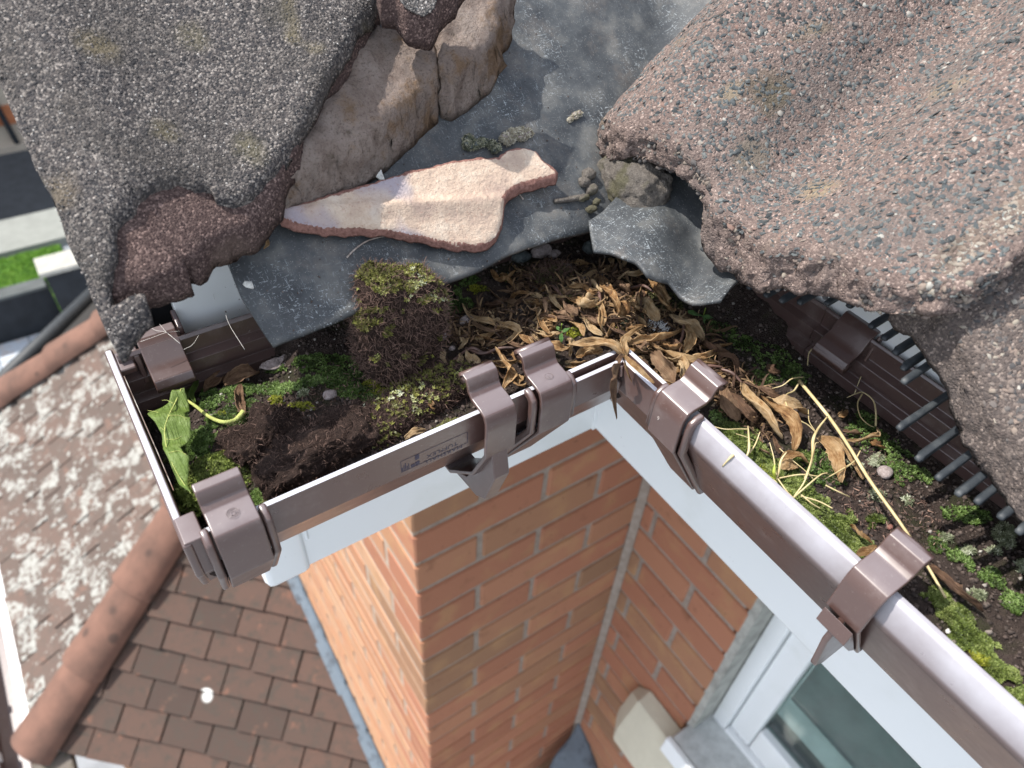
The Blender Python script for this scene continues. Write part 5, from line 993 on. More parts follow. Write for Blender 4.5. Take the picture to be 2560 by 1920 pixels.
scrap([(1172, 355), (1185, 372), (1205, 362), (1228, 370), (1240, 378), (1168, 372)], 0.0026, M_SS, M_LI, 'black and green lichen clump above the broken tile piece', 3)
scrap([(1262, 352), (1280, 340), (1298, 336), (1318, 342), (1300, 350), (1272, 360)], 0.0027, M_GF, M_CL, 'pale cream lichen clump touching the top of the broken tile piece', 13)
scrap([(1425, 305), (1437, 296), (1445, 290)], 0.0018, M_GF, M_CL, 'small pale lichen scrap alone on the lead near the red tile', 23)
scrap([(1672, 84), (1680, 76), (1690, 68)], 0.0016, M_SS, M_LI, 'tiny dark scrap on the lead beside the red tile edge', 33)
scrap([(1200, 224), (1205, 238), (1192, 216)], 0.0020, M_MOD, M_FB, 'brown crumb stuck in a pale spot high on the lead', 43)
lumpA(1104, 178, 0.0028, M_MO, 'small mortar chip at the tip of the mossy mortar', 'mortar chip', 'mortar_chip', 5)
flake('clear_flake', (945, 442), (0.0035, 0.0022), M_WC, 'bluish white flake above the left end of the broken tile piece', 'flake', 0.003, 3, 0.0008, (0.2, 0.2), True)
flake('lichen_spot', (622, 716), (0.0022, 0.0014), M_WC, 'small white crust speck on the lower left of the lead', 'lichen', 0.0012, 4, 0.0008, (0, 0), True)
m = Mat('grey_twig', 0.8); m.color(m.ramp([(0.35, (0.16, 0.12, 0.10)), (0.65, (0.42, 0.37, 0.33))], m.noise(500, 4, 0.6))); M_TW = m.m
tw = empty('twig', tuple(pA(1018, 590))); tag(tw, 'thin forked grey twig on the lead below the broken tile piece', 'twig')
def onlead(pts, h=0.0012): return [tuple(pA(u, v) + np.array([0, 0, h])) for u, v in pts]
for pts, r_ in (([(868, 650), (890, 628), (920, 608), (960, 597), (1000, 594), (1020, 588)], 0.00045), ([(945, 553), (965, 572), (985, 583), (1018, 590)], 0.00045), ([(1024, 582), (1040, 598), (1065, 603), (1095, 600), (1112, 596)], 0.0005), ([(1018, 592), (1024, 576), (1030, 572)], 0.0005), ([(1024, 578), (1060, 572), (1110, 570), (1150, 572)], 0.00035)):
    keep(tube('branch', onlead(pts, 0.0014), [r_, r_ * 0.7], M_TW, tw, 16, 5), tw)
tb = tube('splinter', onlead([(1290, 475), (1298, 490), (1308, 504)]), [0.0002, 0.0005], M_TW); tag(tb, 'short straw splinter right of the broken tile piece', 'splinter')
dr_ = lump('water_drop', tuple(pA(1358, 513) + np.array([0, 0, 0.0008])), (0.0034, 0.0019, 0.0016), 0.0001, None, 100, 1, 4, 0.9); m = Mat('water', 0.02); m.color((1, 1, 1)); m.b.inputs['Transmission Weight'].default_value = 1.0; m.b.inputs['IOR'].default_value = 1.33; dr_.data.materials.append(m.m); tag(dr_, 'clear bead of water on the lead left of the mortar plug', 'water drop')
tl = tube('root_strand', onlead([(1385, 508), (1410, 505), (1440, 500), (1470, 497)]), [0.0012, 0.0018], M_MOD, None, 14, 6); tag(tl, 'dark root strand running from the water bead to the mortar plug', 'root')

# ---------------- leaves
def ribbon(name, P, wd, mat, seed, label=None, cat='leaf', group=None, curl=0.35, wave=0.3, n=22, m_=8, twist=0.0, parent=None, shape=None, lift=True):
    r = np.random.default_rng(seed); c = catmull(P, n); t = np.linspace(0, 1, n)
    prof = shape(t) if shape else np.clip(np.sin(np.pi * np.clip(t * 0.94 + 0.03, 0, 1)) ** 0.65, 0.06, 1)
    V = []; UV = []
    tw_ = twist * (t - 0.3) + r.uniform(-0.5, 0.5) + 0.5 * np.sin(t * r.uniform(3, 7) + r.uniform(0, 6))
    for i in range(n):
        d = c[min(i + 1, n - 1)] - c[max(i - 1, 0)]; d = d / (np.linalg.norm(d) + 1e-9); s = np.cross(d, (0, 0, 1.0)); s /= np.linalg.norm(s) + 1e-9; up = np.cross(s, d)
        ca, sa = math.cos(tw_[i]), math.sin(tw_[i]); s2_ = s * ca + up * sa; u2 = -s * sa + up * ca
        for j in range(m_ + 1):
            a = -1 + 2 * j / m_; wv = wave * wd * (math.sin(a * 6.5 + i * 0.13 + seed) * 0.45 + 0.22 * r.normal(0, 0.5) + (abs(a) ** 2) * math.sin(i * 0.55 + (2.2 if a > 0 else 0) + seed) * 0.55)
            ww = wd * prof[i] * (1 + 0.07 * r.normal() * (abs(a) > 0.9))
            V.append(c[i] + s2_ * (a * ww * (1 - curl * 0.35 * abs(a))) + u2 * (curl * wd * prof[i] * (a * a - 0.3) + wv * prof[i])); UV.append((j / m_, t[i]))
    w_ = m_ + 1; F = [(i * w_ + j, i * w_ + j + 1, (i + 1) * w_ + j + 1, (i + 1) * w_ + j) for i in range(n - 1) for j in range(m_)]
    o = meshnp(name, V, F, mat, parent, True); uv = o.data.uv_layers.new(name='UVMap'); fl_ = np.array(F).ravel(); uv.data.foreach_set('uv', np.array(UV, np.float32)[fl_].ravel())
    so_ = o.modifiers.new('thick', 'SOLIDIFY'); so_.thickness = 0.00018
    if label: tag(o, label, cat, group)
    return o
def leafpx(pts, wpx, h=0.003, **k):
    P = []; 
    for i, q in enumerate(pts):
        p = onsoil(q[0], q[1]); hh = q[2] if len(q) > 2 else h; r_ = ray(q[0], q[1]); p = p - r_ * (hh / abs(r_[2])); P.append(p)
    dpt = (RC[2] @ (P[len(P) // 2] - CP)); return P, wpx * 0.5 * dpt / FPX
def Z(z, ox, oy, s): return [(ox + a[0] * s, oy + a[1] * s, *a[2:]) for a in z]
A_ = lambda z: Z(z, 840, 570, .2411); B_ = lambda z: Z(z, 1300, 570, .2411); C_ = lambda z: Z(z, 1700, 800, .2411)
G1 = 'dead leaves in the left part of the litter'; G2 = 'dead leaves heaped over the gutter corner'; G3 = 'dead leaves strewn in the right-hand gutter'
LV = [
 (A_([(1310, 780, .006), (1350, 870), (1430, 940), (1560, 960, .005), (1700, 1010), (1840, 1030, .006), (1885, 1090), (1800, 1170), (1680, 1225, .004)]), 22, 'T', 'long twisted amber leaf snaking right of the bright green moss', G1),
 (A_([(1610, 430, .005), (1670, 530, .003), (1760, 530, .003), (1860, 440, .006)]), 20, 'T', 'small saddle shaped orange leaf beside moss under the lead', G1),
 (A_([(1030, 1220, .003), (1080, 1300, .005), (1140, 1400)]), 22, 'T', 'small pointed leaf hanging from a stalk beside the dark stone', G1),
 (A_([(1290, 1140, .006), (1330, 1180, .007), (1270, 1260, .004)]), 22, 'T', 'short upright amber leaf tip in front of the buff lump', G1),
 (A_([(1350, 1260, .005), (1400, 1340, .005), (1500, 1390, .003)]), 24, 'T', 'cupped tan leaf left of the finned bracket top', G1),
 (A_([(1300, 1300), (1290, 1360, .004), (1290, 1410)]), 18, 'T', 'small tan leaf curl above the low moss mound', G1),
 (A_([(1655, 1240, .006), (1730, 1360, .007), (1810, 1480, .006), (1800, 1560, .005), (1740, 1660, .003)]), 30, 'T', 'tan leaf drooping between the two clips', G1),
 (A_([(1900, 1105, .005), (1980, 1160, .006), (2060, 1210, .005)]), 16, 'T', 'slim amber leaf above the union clip', G1),
 (A_([(1990, 1120, .006), (2060, 1230, .007), (2050, 1310, .006), (2000, 1370, .004)]), 18, 'T', 'bent narrow leaf touching the roll of the union clip', G1),
 (A_([(1820, 1300, .005), (1870, 1350, .006), (1930, 1400, .004)]), 20, 'T', 'curled tan leaf just left of the union clip roll', G1),
 (A_([(1540, 1370, .003), (1640, 1450, .004), (1750, 1560, .003)]), 30, 'B', 'dark brown leaf behind the finned bracket', G1),
 (A_([(680, 1550), (750, 1480, .003), (850, 1430)]), 26, 'B', 'dark leaf blade right of the dark stone', G1),
 (A_([(700, 1380), (860, 1340, .003), (1010, 1290, .003)]), 24, 'B', 'purple brown leaf stretching from the stone to the stalks', G1),
 (A_([(790, 1310), (880, 1285, .003), (1020, 1240, .002)]), 16, 'B', 'thin dark leaf just below the big clod', G1),
 (A_([(1760, 1440, .004), (1700, 1400, .005), (1620, 1390, .003)]), 22, 'B', None, G1),
 (A_([(1860, 1540, .003), (1900, 1600, .005), (1960, 1640, .003)]), 34, 'T', None, G1),
 (B_([(560, 500, .006), (490, 545, .005), (530, 610, .005), (660, 600, .006), (740, 660, .006), (800, 680, .004), (830, 630, .004)]), 14, 'T', 'looping ribbon like leaf in the upper litter', G2),
 (B_([(580, 460, .003), (645, 525, .004), (730, 470, .006), (820, 440, .004)]), 16, 'T', 'wavy amber leaf edge above the loop', G2),
 (B_([(530, 350, .003), (620, 360, .004), (710, 370, .002)]), 22, 'T', 'flat square tan leaf piece beneath the lead edge', G2),
 (B_([(850, 490, .004), (890, 610, .007), (980, 740, .008), (1060, 850, .006), (1080, 930, .003)]), 38, 'T', 'broad pointed tan leaf standing in the centre of the upper litter', G2),
 (B_([(590, 790, .005), (700, 790, .006), (830, 740, .004)]), 36, 'T', 'fan shaped ribbed leaf left of the broad pointed leaf', G2),
 (B_([(830, 760, .004), (850, 880, .006), (840, 980, .005), (860, 1080, .003)]), 20, 'T', 'narrow leaf hanging down below the fan shaped leaf', G2),
 (B_([(300, 640, .004), (340, 740, .006), (440, 850, .004)]), 14, 'T', 'slender amber leaf left of the fan shaped leaf', G2),
 (B_([(430, 740, .003), (520, 830, .005), (600, 900, .003)]), 26, 'B', None, G2),
 (B_([(340, 880, .002), (440, 900, .004), (560, 960, .002)]), 34, 'B', 'dark ribbed leaf flat on the soil above the seedling', G2),
 (B_([(1330, 530, .006), (1430, 620, .009), (1500, 740, .009), (1540, 820, .006), (1610, 860, .004)]), 30, 'T', 'long curved tan leaf beside the dark gap under the lead flap', G2),
 (B_([(1080, 470, .005), (1200, 480, .007), (1300, 440, .008), (1400, 430, .009), (1430, 370, .010)]), 18, 'T', 'amber leaf reaching up against the torn lead flap', G2),
 (B_([(920, 310, .004), (960, 350, .007), (950, 410, .004)]), 14, 'T', 'left of two small orange leaf tips below the lead flap', G2),
 (B_([(1000, 310, .004), (1060, 340, .007), (1040, 420, .004)]), 20, 'T', 'right of two small orange leaf tips below the lead flap', G2),
 (B_([(1130, 780, .005), (1200, 800, .007), (1260, 840, .006), (1330, 900, .003)]), 24, 'T', 'orange edged leaf right of the broad pointed leaf', G2),
 (B_([(1200, 700, .006), (1290, 760, .007), (1380, 880, .006), (1440, 960, .004)]), 34, 'T', 'pale ragged leaf hiding a hole above the down tuft', G2),
 (B_([(490, 1210, .006), (640, 1200, .009), (800, 1180, .011), (940, 1210, .012), (1040, 1290, .012), (1120, 1340, .010)]), 26, 'T', 'long bright tan leaf arching to the gutter corner', G2),
 (B_([(580, 1330, .004), (700, 1280, .007), (860, 1270, .007)]), 26, 'T', 'pale folded leaf right behind the corner lip', G2),
 (B_([(120, 1250, .006), (300, 1230, .008), (420, 1250, .008), (530, 1240, .005)]), 28, 'T', 'wide amber leaf lying level behind the union clip', G2),
 (B_([(180, 1230, .006), (250, 1190, .008), (330, 1200, .006)]), 20, 'T', None, G2),
 (B_([(470, 1390, .003), (600, 1390, .004), (760, 1390, .003)]), 14, 'T', None, G2),
 (B_([(470, 1440, .002), (580, 1430, .003), (700, 1430, .002)]), 14, 'T', None, G2),
 (B_([(1280, 1020, .006), (1170, 1080, .009), (1080, 1170, .011), (1090, 1270, .012), (1110, 1340, .010)]), 18, 'T', 'curved leaf stalk rising above the corner junction', G2),
 (B_([(1120, 1210, .008), (1250, 1160, .010), (1400, 1150, .010), (1560, 1110, .009), (1690, 1050, .007)]), 24, 'T', 'long tan leaf sweeping right from the corner junction', G2),
 (B_([(1550, 900, .004), (1660, 970, .006), (1780, 1010, .008), (1860, 1090, .007), (1900, 1180, .004)]), 26, 'T', 'amber leaf arching over the right of the heap', G2),
 (B_([(1700, 1010, .006), (1760, 1110, .009), (1740, 1210, .007), (1700, 1300, .004)]), 28, 'T', 'pale leaf seen edge on at the right of the heap', G2),
 (B_([(1300, 1100, .006), (1390, 1220, .009), (1560, 1300, .009), (1760, 1350, .008), (1960, 1380, .006), (2060, 1400, .004)]), 18, 'T', 'long narrow leaf crossing the heap to the right', G2),
 (B_([(1380, 1270, .006), (1460, 1380, .009), (1560, 1500, .008), (1600, 1640, .004)]), 46, 'B', 'large dull brown leaf draped down the right side of the corner', G2),
 (B_([(1620, 1300, .006), (1700, 1420, .009), (1700, 1600, .005)]), 28, 'T', 'streaked tan leaf hanging right of the dull brown leaf', G2),
 (B_([(1740, 1400, .006), (1830, 1390, .008), (1860, 1470, .007), (1800, 1560, .003)]), 24, 'T', 'torn leaf with a dark hole near the union clip', G2),
 (B_([(1890, 1180, .005), (1990, 1250, .008), (2090, 1300, .005)]), 22, 'B', None, G2),
 (B_([(1180, 1190, .007), (1260, 1230, .010), (1300, 1300, .008)]), 30, 'B', 'shadowy curled leaf just right of the corner junction', G2),
 (B_([(1450, 1190, .006), (1560, 1230, .008), (1700, 1240, .006)]), 30, 'T', None, G2), (B_([(1500, 1330, .005), (1600, 1360, .007), (1720, 1380, .005)]), 26, 'T', None, G2),
 (B_([(1220, 1340, .008), (1300, 1430, .008), (1370, 1530, .006)]), 22, 'B', None, G2), (B_([(1560, 1150, .006), (1640, 1220, .008), (1660, 1320, .005)]), 18, 'B', None, G2),
 (B_([(980, 560, .003), (1080, 620, .005), (1170, 700, .003)]), 22, 'B', None, G2), (B_([(700, 930, .002), (780, 980, .003), (900, 1000, .002)]), 20, 'B', None, G2), (B_([(1000, 980, .003), (1040, 1080, .005), (1050, 1160, .004)]), 8, 'B', None, G2),
 (B_([(60, 640, .003), (160, 690, .005), (260, 720, .003)]), 14, 'T', None, G2), (B_([(180, 640, .003), (240, 620, .005), (280, 600, .003)]), 16, 'T', None, G2), (B_([(240, 1120, .002), (300, 1110, .005), (360, 1060, .003)]), 24, 'T', 'small pale leaf curled around the seedling', G2), (B_([(200, 1000, .002), (290, 1010, .003), (370, 1040, .002)]), 18, 'T', None, G2),
 (C_([(640, 650, .006), (690, 770, .010), (820, 900, .011), (930, 1040, .009), (1010, 1150, .006), (1065, 1230, .004)]), 36, 'T', 'large spoon shaped tan leaf in the middle of the right-hand gutter', G3),
 (C_([(650, 640, .006), (840, 720, .009), (1000, 780, .008), (1170, 810, .004)]), 20, 'B', 'brown leaf spreading right from the dark stalk', G3),
 (C_([(850, 790, .006), (960, 890, .010), (1120, 980, .011), (1190, 1080, .009), (1210, 1220, .006), (1180, 1350, .003)]), 34, 'T', 'second spoon shaped leaf curling down beside the first', G3),
 (C_([(900, 800, .006), (1050, 850, .009), (1200, 880, .009), (1310, 980, .004)]), 38, 'T', 'broad folded tan leaf reaching toward the straw stem', G3),
 (C_([(450, 670, .006), (470, 800, .009), (540, 930, .008), (610, 1040, .004)]), 36, 'B', 'twisted brown leaf right behind the union clip numbered 9', G3),
 (C_([(520, 750, .007), (620, 870, .009), (700, 970, .007), (790, 1070, .003)]), 28, 'B', 'wrinkled leaf end beside the twisted brown leaf', G3),
 (C_([(1430, 1220, .005), (1570, 1300, .008), (1640, 1420, .008), (1650, 1530, .006), (1660, 1680, .004)]), 38, 'T', 'wide ribbed leaf under the long straw stem', G3),
 (C_([(1480, 1215, .006), (1640, 1260, .008), (1740, 1370, .008), (1830, 1520, .006), (1900, 1650, .003)]), 20, 'T', 'long slim leaf beside the wide ribbed leaf', G3),
 (C_([(400, 440, .005), (430, 370, .008), (540, 390, .009), (580, 480, .008), (560, 620, .006), (550, 730, .003)]), 18, 'B', 'hooked brown leaf stalk above the spoon shaped leaves', G3),
 (C_([(0, 745, .008), (130, 690, .010), (280, 620, .009), (440, 540, .006)]), 18, 'T', 'slanting amber leaf behind the union clip numbered 9', G3),
 (C_([(1040, 1450, .003), (1120, 1400, .006), (1230, 1400, .006), (1340, 1490, .003)]), 22, 'T', 'pale curled leaf on the bright moss', G3),
 (C_([(1970, 1240, .003), (2060, 1290, .005), (2130, 1330, .003)]), 18, 'T', 'small tan leaf end right of the straw loop', G3),
 (C_([(1720, 1250, .003), (1850, 1250, .004), (1980, 1210, .006), (2060, 1190, .006), (2040, 1110, .005)]), 12, 'T', 'thin twisted leaf under the straw loop', G3),
 (C_([(1640, 990, .002), (1700, 970, .004), (1730, 930, .002)]), 16, 'T', 'tiny curled leaf alone on the dark soil', G3),
 (C_([(900, 470, .003), (960, 510, .005), (1040, 550, .003)]), 20, 'B', 'small brown leaf lying on the green moss', G3),
 (C_([(250, 230, .006), (360, 290, .008), (470, 340, .007), (590, 390, .003)]), 22, 'B', None, G3), (C_([(820, 1330, .002), (880, 1360, .004), (940, 1400, .002)]), 12, 'B', None, G3), (C_([(970, 1200, .003), (1000, 1290, .005), (1040, 1380, .003)]), 14, 'B', None, G3), (C_([(1690, 1150, .002), (1800, 1170, .003), (1900, 1180, .002)]), 14, 'B', None, G3), (C_([(1040, 1530, .002), (1120, 1500, .004), (1230, 1530, .002)]), 26, 'T', None, G3),
 ([(2325, 1412, .003), (2352, 1440, .006), (2395, 1475, .007), (2432, 1502, .005), (2458, 1528, .003)], 34, 'B', 'large leathery olive brown leaf by the lower end of the straw stem', G3),
 ([(2126, 1312, .003), (2150, 1330, .006), (2182, 1358, .003)], 24, 'T', 'pinkish leaf on the moss just above the large support bracket', G3),
 ([(2140, 1388, .004), (2165, 1376, .006), (2195, 1366, .003)], 22, 'T', 'dry leaf tucked behind the large support bracket roll', G3),
 ([(510, 978, .003), (540, 950, .006), (572, 938, .004)], 34, 'B', 'left half of a shrivelled brown leaf beside the green leaf', G1),
 ([(560, 960, .004), (600, 935, .007), (648, 930, .004)], 36, 'B', 'right half of a shrivelled brown leaf above the curved stalk', G1),
 ([(600, 960, .004), (596, 1000, .005), (610, 1035, .003)], 24, 'B', 'dark stalk end hanging from the shrivelled leaf', G1),
 ([(1012, 1096, .002), (1038, 1080, .005), (1066, 1076, .002)], 18, 'T', 'curled brown leaf in the hollow right behind the left run lip', G1),
 ([(1067, 1000, .005), (1080, 1012, .006), (1084, 1026, .003)], 14, 'T', 'tiny cupped leaf on the side of the low moss mound', G1),
]
gen = {G1: 'brown leaf scrap in the left part of the litter', G2: 'crumpled dead leaf buried in the heap over the gutter corner', G3: 'small dead leaf scrap in the right-hand gutter'}
for k, (pts, wpx, kind, lab, grp) in enumerate(LV):
    P, wd = leafpx([(q[0], q[1], (q[2] if len(q) > 2 else 0.003) + 0.0015) for q in pts], wpx * 1.22); ribbon('dead_leaf', P, wd, M_LF if kind == 'T' else M_LFB, 100 + k, lab or gen[grp], 'leaf', grp, curl=random.uniform(0.2, 0.8), wave=random.uniform(0.35, 0.7), twist=random.uniform(-1.2, 1.2))
# more anonymous crumpled leaves filling the heap
rg = random.Random(77)
for k in range(84):
    if k < 60: u, v = 1450 + rg.gauss(0, 1) * 150 + (60 if k % 2 else 0), 790 + rg.gauss(0, 1) * 62
    else: u, v = 1700 + rg.gauss(0, 1) * 60, 940 + rg.gauss(0, 1) * 40
    u = min(max(u, 1180), 1800); v = min(max(v, 670), 1000)
    p0 = onsoil(u, v)
    if not in_gutter(np.array([p0]), 0.008)[0]: continue
    a = rg.uniform(-0.9, 1.3); L = rg.uniform(50, 110); h0 = rg.uniform(.002, .006)
    pts = [(u + math.cos(a) * L * t + 18 * math.sin(3 * t + k), v + math.sin(a) * L * t * 0.8 + 12 * math.cos(4 * t + k), h0 + 0.003 * math.sin(3 * t)) for t in (-.5, -.15, .2, .5)]
    P, wd = leafpx(pts, rg.uniform(11, 26)); ribbon('dead_leaf', P, wd, M_LF if k % 3 else M_LFB, 700 + k, gen[G2], 'leaf', G2, curl=rg.uniform(0.3, 1.0), wave=rg.uniform(0.4, 0.8), twist=rg.uniform(-1.5, 1.5), n=16, m_=7)
# leaves that hang over the corner lip
P = [onz(1556, 885, .524), onz(1545, 905, .524), onpl(1534, 940, (0, -0.327, .5), (0.7, 0.7, 0)), onpl(1532, 990, (0, -0.329, .5), (0.7, 0.7, 0)), onpl(1542, 1049, (0, -0.33, .5), (0.7, 0.7, 0))]
P[2:] = [onz(1535, 935, .513), onz(1532, 985, .500), onz(1542, 1047, .484)]
ribbon('dead_leaf', P, 0.0022, M_LFB, 301, 'long dry leaf dangling over the gutter lip at the internal corner', 'leaf', G2, curl=0.5, wave=0.3, twist=0.5)
P = [onz(1560, 890, .524), onz(1566, 925, .515), onz(1580, 955, .507)]; ribbon('dead_leaf', P, 0.0009, M_LF, 302, 'short thin leaf beside the dangling one at the corner', 'leaf', G2, curl=0.4, wave=0.3)
P = [onz(1562, 890, .5235), onz(1586, 915, .5225), onz(1610, 938, .5205), onz(1635, 958, .5185)]; ribbon('dead_leaf', P, 0.0021, M_LF, 303, 'tan strap shaped leaf lying along the lip right of the corner', 'leaf', G2, curl=0.6, wave=0.1)
# understorey of shredded litter
def litter(n, ells, name, mat, lo, hi):
    ps = []
    for (u, v, ru, rv, rt) in ells:
        k = int(n * ru * rv / sum(e[2] * e[3] for e in ells)); r = np.sqrt(RNG.random(k)); a = RNG.random(k) * 6.283; c, s = math.cos(math.radians(rt)), math.sin(math.radians(rt)); ex, ey = r * np.cos(a) * ru, r * np.sin(a) * rv
        ps.append(onsoil_arr(np.stack([u + ex * c - ey * s, v + ex * s + ey * c], 1)))
    p = np.concatenate(ps); p = p[in_gutter(p)]; n_ = len(p); N = RNG.normal(0, 1, (n_, 3)); N[:, 2] *= 0.35
    o = scatter(name, p + np.stack([0 * N[:, 0], 0 * N[:, 0], RNG.uniform(0.0003, 0.003, n_)], 1), N, RNG.uniform(lo, hi, n_), [(x * 1.0, y * 2.5, z) for x, y, z in FIB_V], FIB_F, mat, None); o['kind'] = 'stuff'
M_LT = m_rnd('litter_shreds', [(0, (0.03, 0.018, 0.012)), (0.5, (0.11, 0.065, 0.04)), (0.85, (0.27, 0.17, 0.09)), (1, (0.42, 0.30, 0.17))], 0.85, trans=0.15)
litter(5200, [(1450, 730, 180, 70, 5), (1620, 820, 170, 60, 10), (1640, 930, 80, 60, 40), (1250, 830, 140, 60, 0), (1850, 1000, 120, 60, 45)], 'leaf_litter', M_LT, 0.003, 0.009)
litter(2000, [(780, 1060, 250, 80, -10), (1000, 950, 200, 60, 0), (2200, 1250, 200, 90, 42)], 'root_litter', M_FB, 0.001, 0.003)

# green leaf with its curved stalk
gl_ = empty('green_leaf', tuple(onz(430, 1100, .515))); tag(gl_, 'fresh green lobed leaf leaning over the stop end of the left gutter', 'leaf')
D_ = lambda z: [(a * .4219, 600 + b * .4219) for a, b in z]
out = D_([(1088, 846), (1060, 862), (1008, 872), (985, 925), (930, 965), (872, 988), (862, 1010), (880, 1045), (925, 1085), (950, 1130), (945, 1180), (975, 1250), (1010, 1340), (1050, 1420), (1095, 1470), (1138, 1505), (1105, 1440), (1090, 1385), (1105, 1320), (1124, 1278), (1085, 1262), (1062, 1215), (1085, 1170), (1118, 1120), (1122, 1070), (1118, 1035), (1092, 1040), (1085, 1000), (1105, 960), (1092, 900)])
lf3 = [onz(u, v, .519) for u, v in out]
def topl(x, y): return 0.5165 - 0.20 * np.clip(x + 0.226, -0.004, 0.03) - 0.10 * np.clip(-0.30 - y, 0, 0.03) + 0.0022 * np.sin(y * 260 + x * 120) + 0.0010 * fbm(P3(x, y), 120, 2, 7)
o = slab('blade', roughen([tuple(p[:2]) for p in lf3], 0.0012, 0.0005, 3), topl, 0.0004, 0.0009, M_LFG, levels=0, smooth=True); keep(o, gl_)
uvl = o.data.uv_layers.new(name='UVMap'); nl = len(o.data.loops); vi = np.empty(nl, np.int32); o.data.loops.foreach_get('vertex_index', vi); co = np.empty(len(o.data.vertices) * 3, np.float32); o.data.vertices.foreach_get('co', co); co = co.reshape(-1, 3); uvl.data.foreach_set('uv', np.stack([co[vi, 0] * 20, co[vi, 1] * 20], 1).astype(np.float32).ravel())
M_VN = m_flat('leaf_vein', (0.42, 0.46, 0.14), 0.6, 0.2, 200)
def vein(pts, r0, name='vein'):
    P = []
    for u, v in pts:
        p = onz(u, v, .517); 
        for _ in range(5): p = onz(u, v, float(topl(p[0], p[1])) + 0.0002)
        P.append(tuple(p))
    keep(tube(name, P, [r0, r0 * 0.4], M_VN, gl_, 14, 5), gl_)
vein(D_([(1075, 880), (1040, 960), (1000, 1040), (975, 1120), (985, 1220), (1010, 1300), (1060, 1400), (1130, 1500)]), 0.00035)
for pts in ([(1000, 1040), (930, 1020), (875, 1010)], [(1030, 970), (990, 950), (960, 950)], [(978, 1130), (950, 1110)], [(980, 1180), (1040, 1180), (1080, 1160)], [(1000, 1260), (1060, 1250), (1110, 1275)], [(1000, 1040), (1060, 1040), (1110, 1060)]): vein(D_(pts), 0.00018)
P, wd = leafpx([(465, 1010, .004), (470, 975, .006), (490, 950, .007), (503, 945, .005)], 40); keep(ribbon('lobe', P, wd, M_LFG, 401, parent=gl_, curl=0.3, wave=0.1), gl_)
P, wd = leafpx([(488, 1006, .006), (478, 985, .009), (488, 962, .010), (497, 948, .008)], 16); keep(ribbon('lobe', P, wd, M_LFG, 402, parent=gl_, curl=0.6, wave=0.1), gl_)
P, wd = leafpx([(387, 965, .004), (400, 972, .005), (420, 980, .003)], 22); keep(ribbon('lobe', P, wd, M_LFG, 403, parent=gl_, curl=0.2, wave=0.1), gl_)
P, wd = leafpx([(463, 998, .008), (490, 1016, .008), (520, 1040, .007), (555, 1055, .006), (585, 1052, .005), (602, 1038, .004), (610, 1028, .004)], 8)
keep(tube('stalk', P, [0.0007, 0.0010, 0.0016], M_VN, gl_, 22, 7), gl_)

# straw stems
def stem(pts, r, lab, h=0.006, mat=None, name='dry_straw', grp='dry straw stems in the right-hand gutter'):
    P, _ = leafpx([(q[0], q[1], q[2] if len(q) > 2 else h) for q in pts], 1); o = tube(name, P, r, mat or M_VS, None, 26, 5); tag(o, lab, 'stem', grp); return o
m = Mat('straw_yellow', 0.55); m.color(m.ramp([(0.3, (0.36, 0.28, 0.13)), (0.6, (0.58, 0.48, 0.26)), (0.8, (0.68, 0.60, 0.38))], m.noise(90, 4, 0.6))); M_VS = m.m
m = Mat('green_stem', 0.5); m.color(m.ramp([(0.35, (0.16, 0.26, 0.03)), (0.65, (0.42, 0.48, 0.08))], m.noise(60, 3))); M_GS = m.m
stem([(1998, 952, .010), (2071, 1041, .014), (2122, 1116, .016), (2177, 1205, .017), (2260, 1321, .015), (2325, 1426, .010), (2364, 1495, .006)], [0.0010, 0.0006], 'long straight straw stem crossing the right-hand gutter diagonally')
S = lambda z, r=None, **k: stem(C_(z), r=[q * 0.75 for q in r], **k)
S([(920, 718, .003), (1060, 680, .009), (1160, 610, .012), (1275, 592, .010)], r=[0.0003, 0.0006], lab='bent straw arm at the top end of the long stem, pointing left')
S([(1235, 650, .010), (1180, 735, .010), (1100, 780, .010), (1110, 890, .010), (1230, 1030, .009), (1330, 1090, .008), (1420, 1180, .006)], r=[0.0007, 0.0004], lab='s-shaped straw curling down left of the long stem')
S([(1530, 1000, .015), (1430, 1130, .013), (1380, 1250, .010), (1370, 1440, .008), (1290, 1650, .005)], r=[0.0005, 0.0011, 0.0005], lab='curved straw blade hanging from the middle of the long stem')
S([(1435, 1270, .009), (1400, 1290, .010), (1380, 1420, .007), (1340, 1560, .005)], r=[0.0003, 0.0006], lab='thin straw beside the curved blade')
S([(1870, 1355, .014), (1800, 1470, .012), (1660, 1560, .009), (1500, 1650, .006)], r=[0.0004, 0.0007, 0.0003], lab='straw arm branching left from the lower long stem')
S([(1730, 805, .004), (1830, 762, .008), (1900, 752, .011), (2000, 830, .012), (2030, 950, .010), (2030, 1100, .006)], r=[0.0003, 0.0007], lab='outer side of the straw loop near the rear rail')
S([(1890, 765, .011), (1842, 870, .010), (1870, 1000, .008), (1950, 1080, .006), (2010, 1110, .005)], r=[0.0006, 0.0003], lab='inner side of the straw loop near the rear rail')
S([(1478, 182, .022), (1400, 270, .018), (1338, 345, .013), (1322, 470, .004)], r=[0.0006, 0.0004], lab='kinked straw leaning on the rear clip')
S([(1925, 460, .018), (1880, 580, .013), (1840, 680, .008), (1810, 765, .004)], r=[0.0003, 0.0003], lab='fine wavy straw leaning on the rear rail')
S([(270, 1078, .010), (450, 1130, .010), (600, 1130, .009), (700, 1132, .009)], r=[0.0003, 0.0005], lab='horizontal straw above the moss right of the numbered clip')
S([(705, 1100, .010), (715, 1250, .009), (712, 1360, .008), (670, 1450, .006)], r=[0.0004, 0.0009, 0.0005], lab='upright straw blade standing on the bright moss')
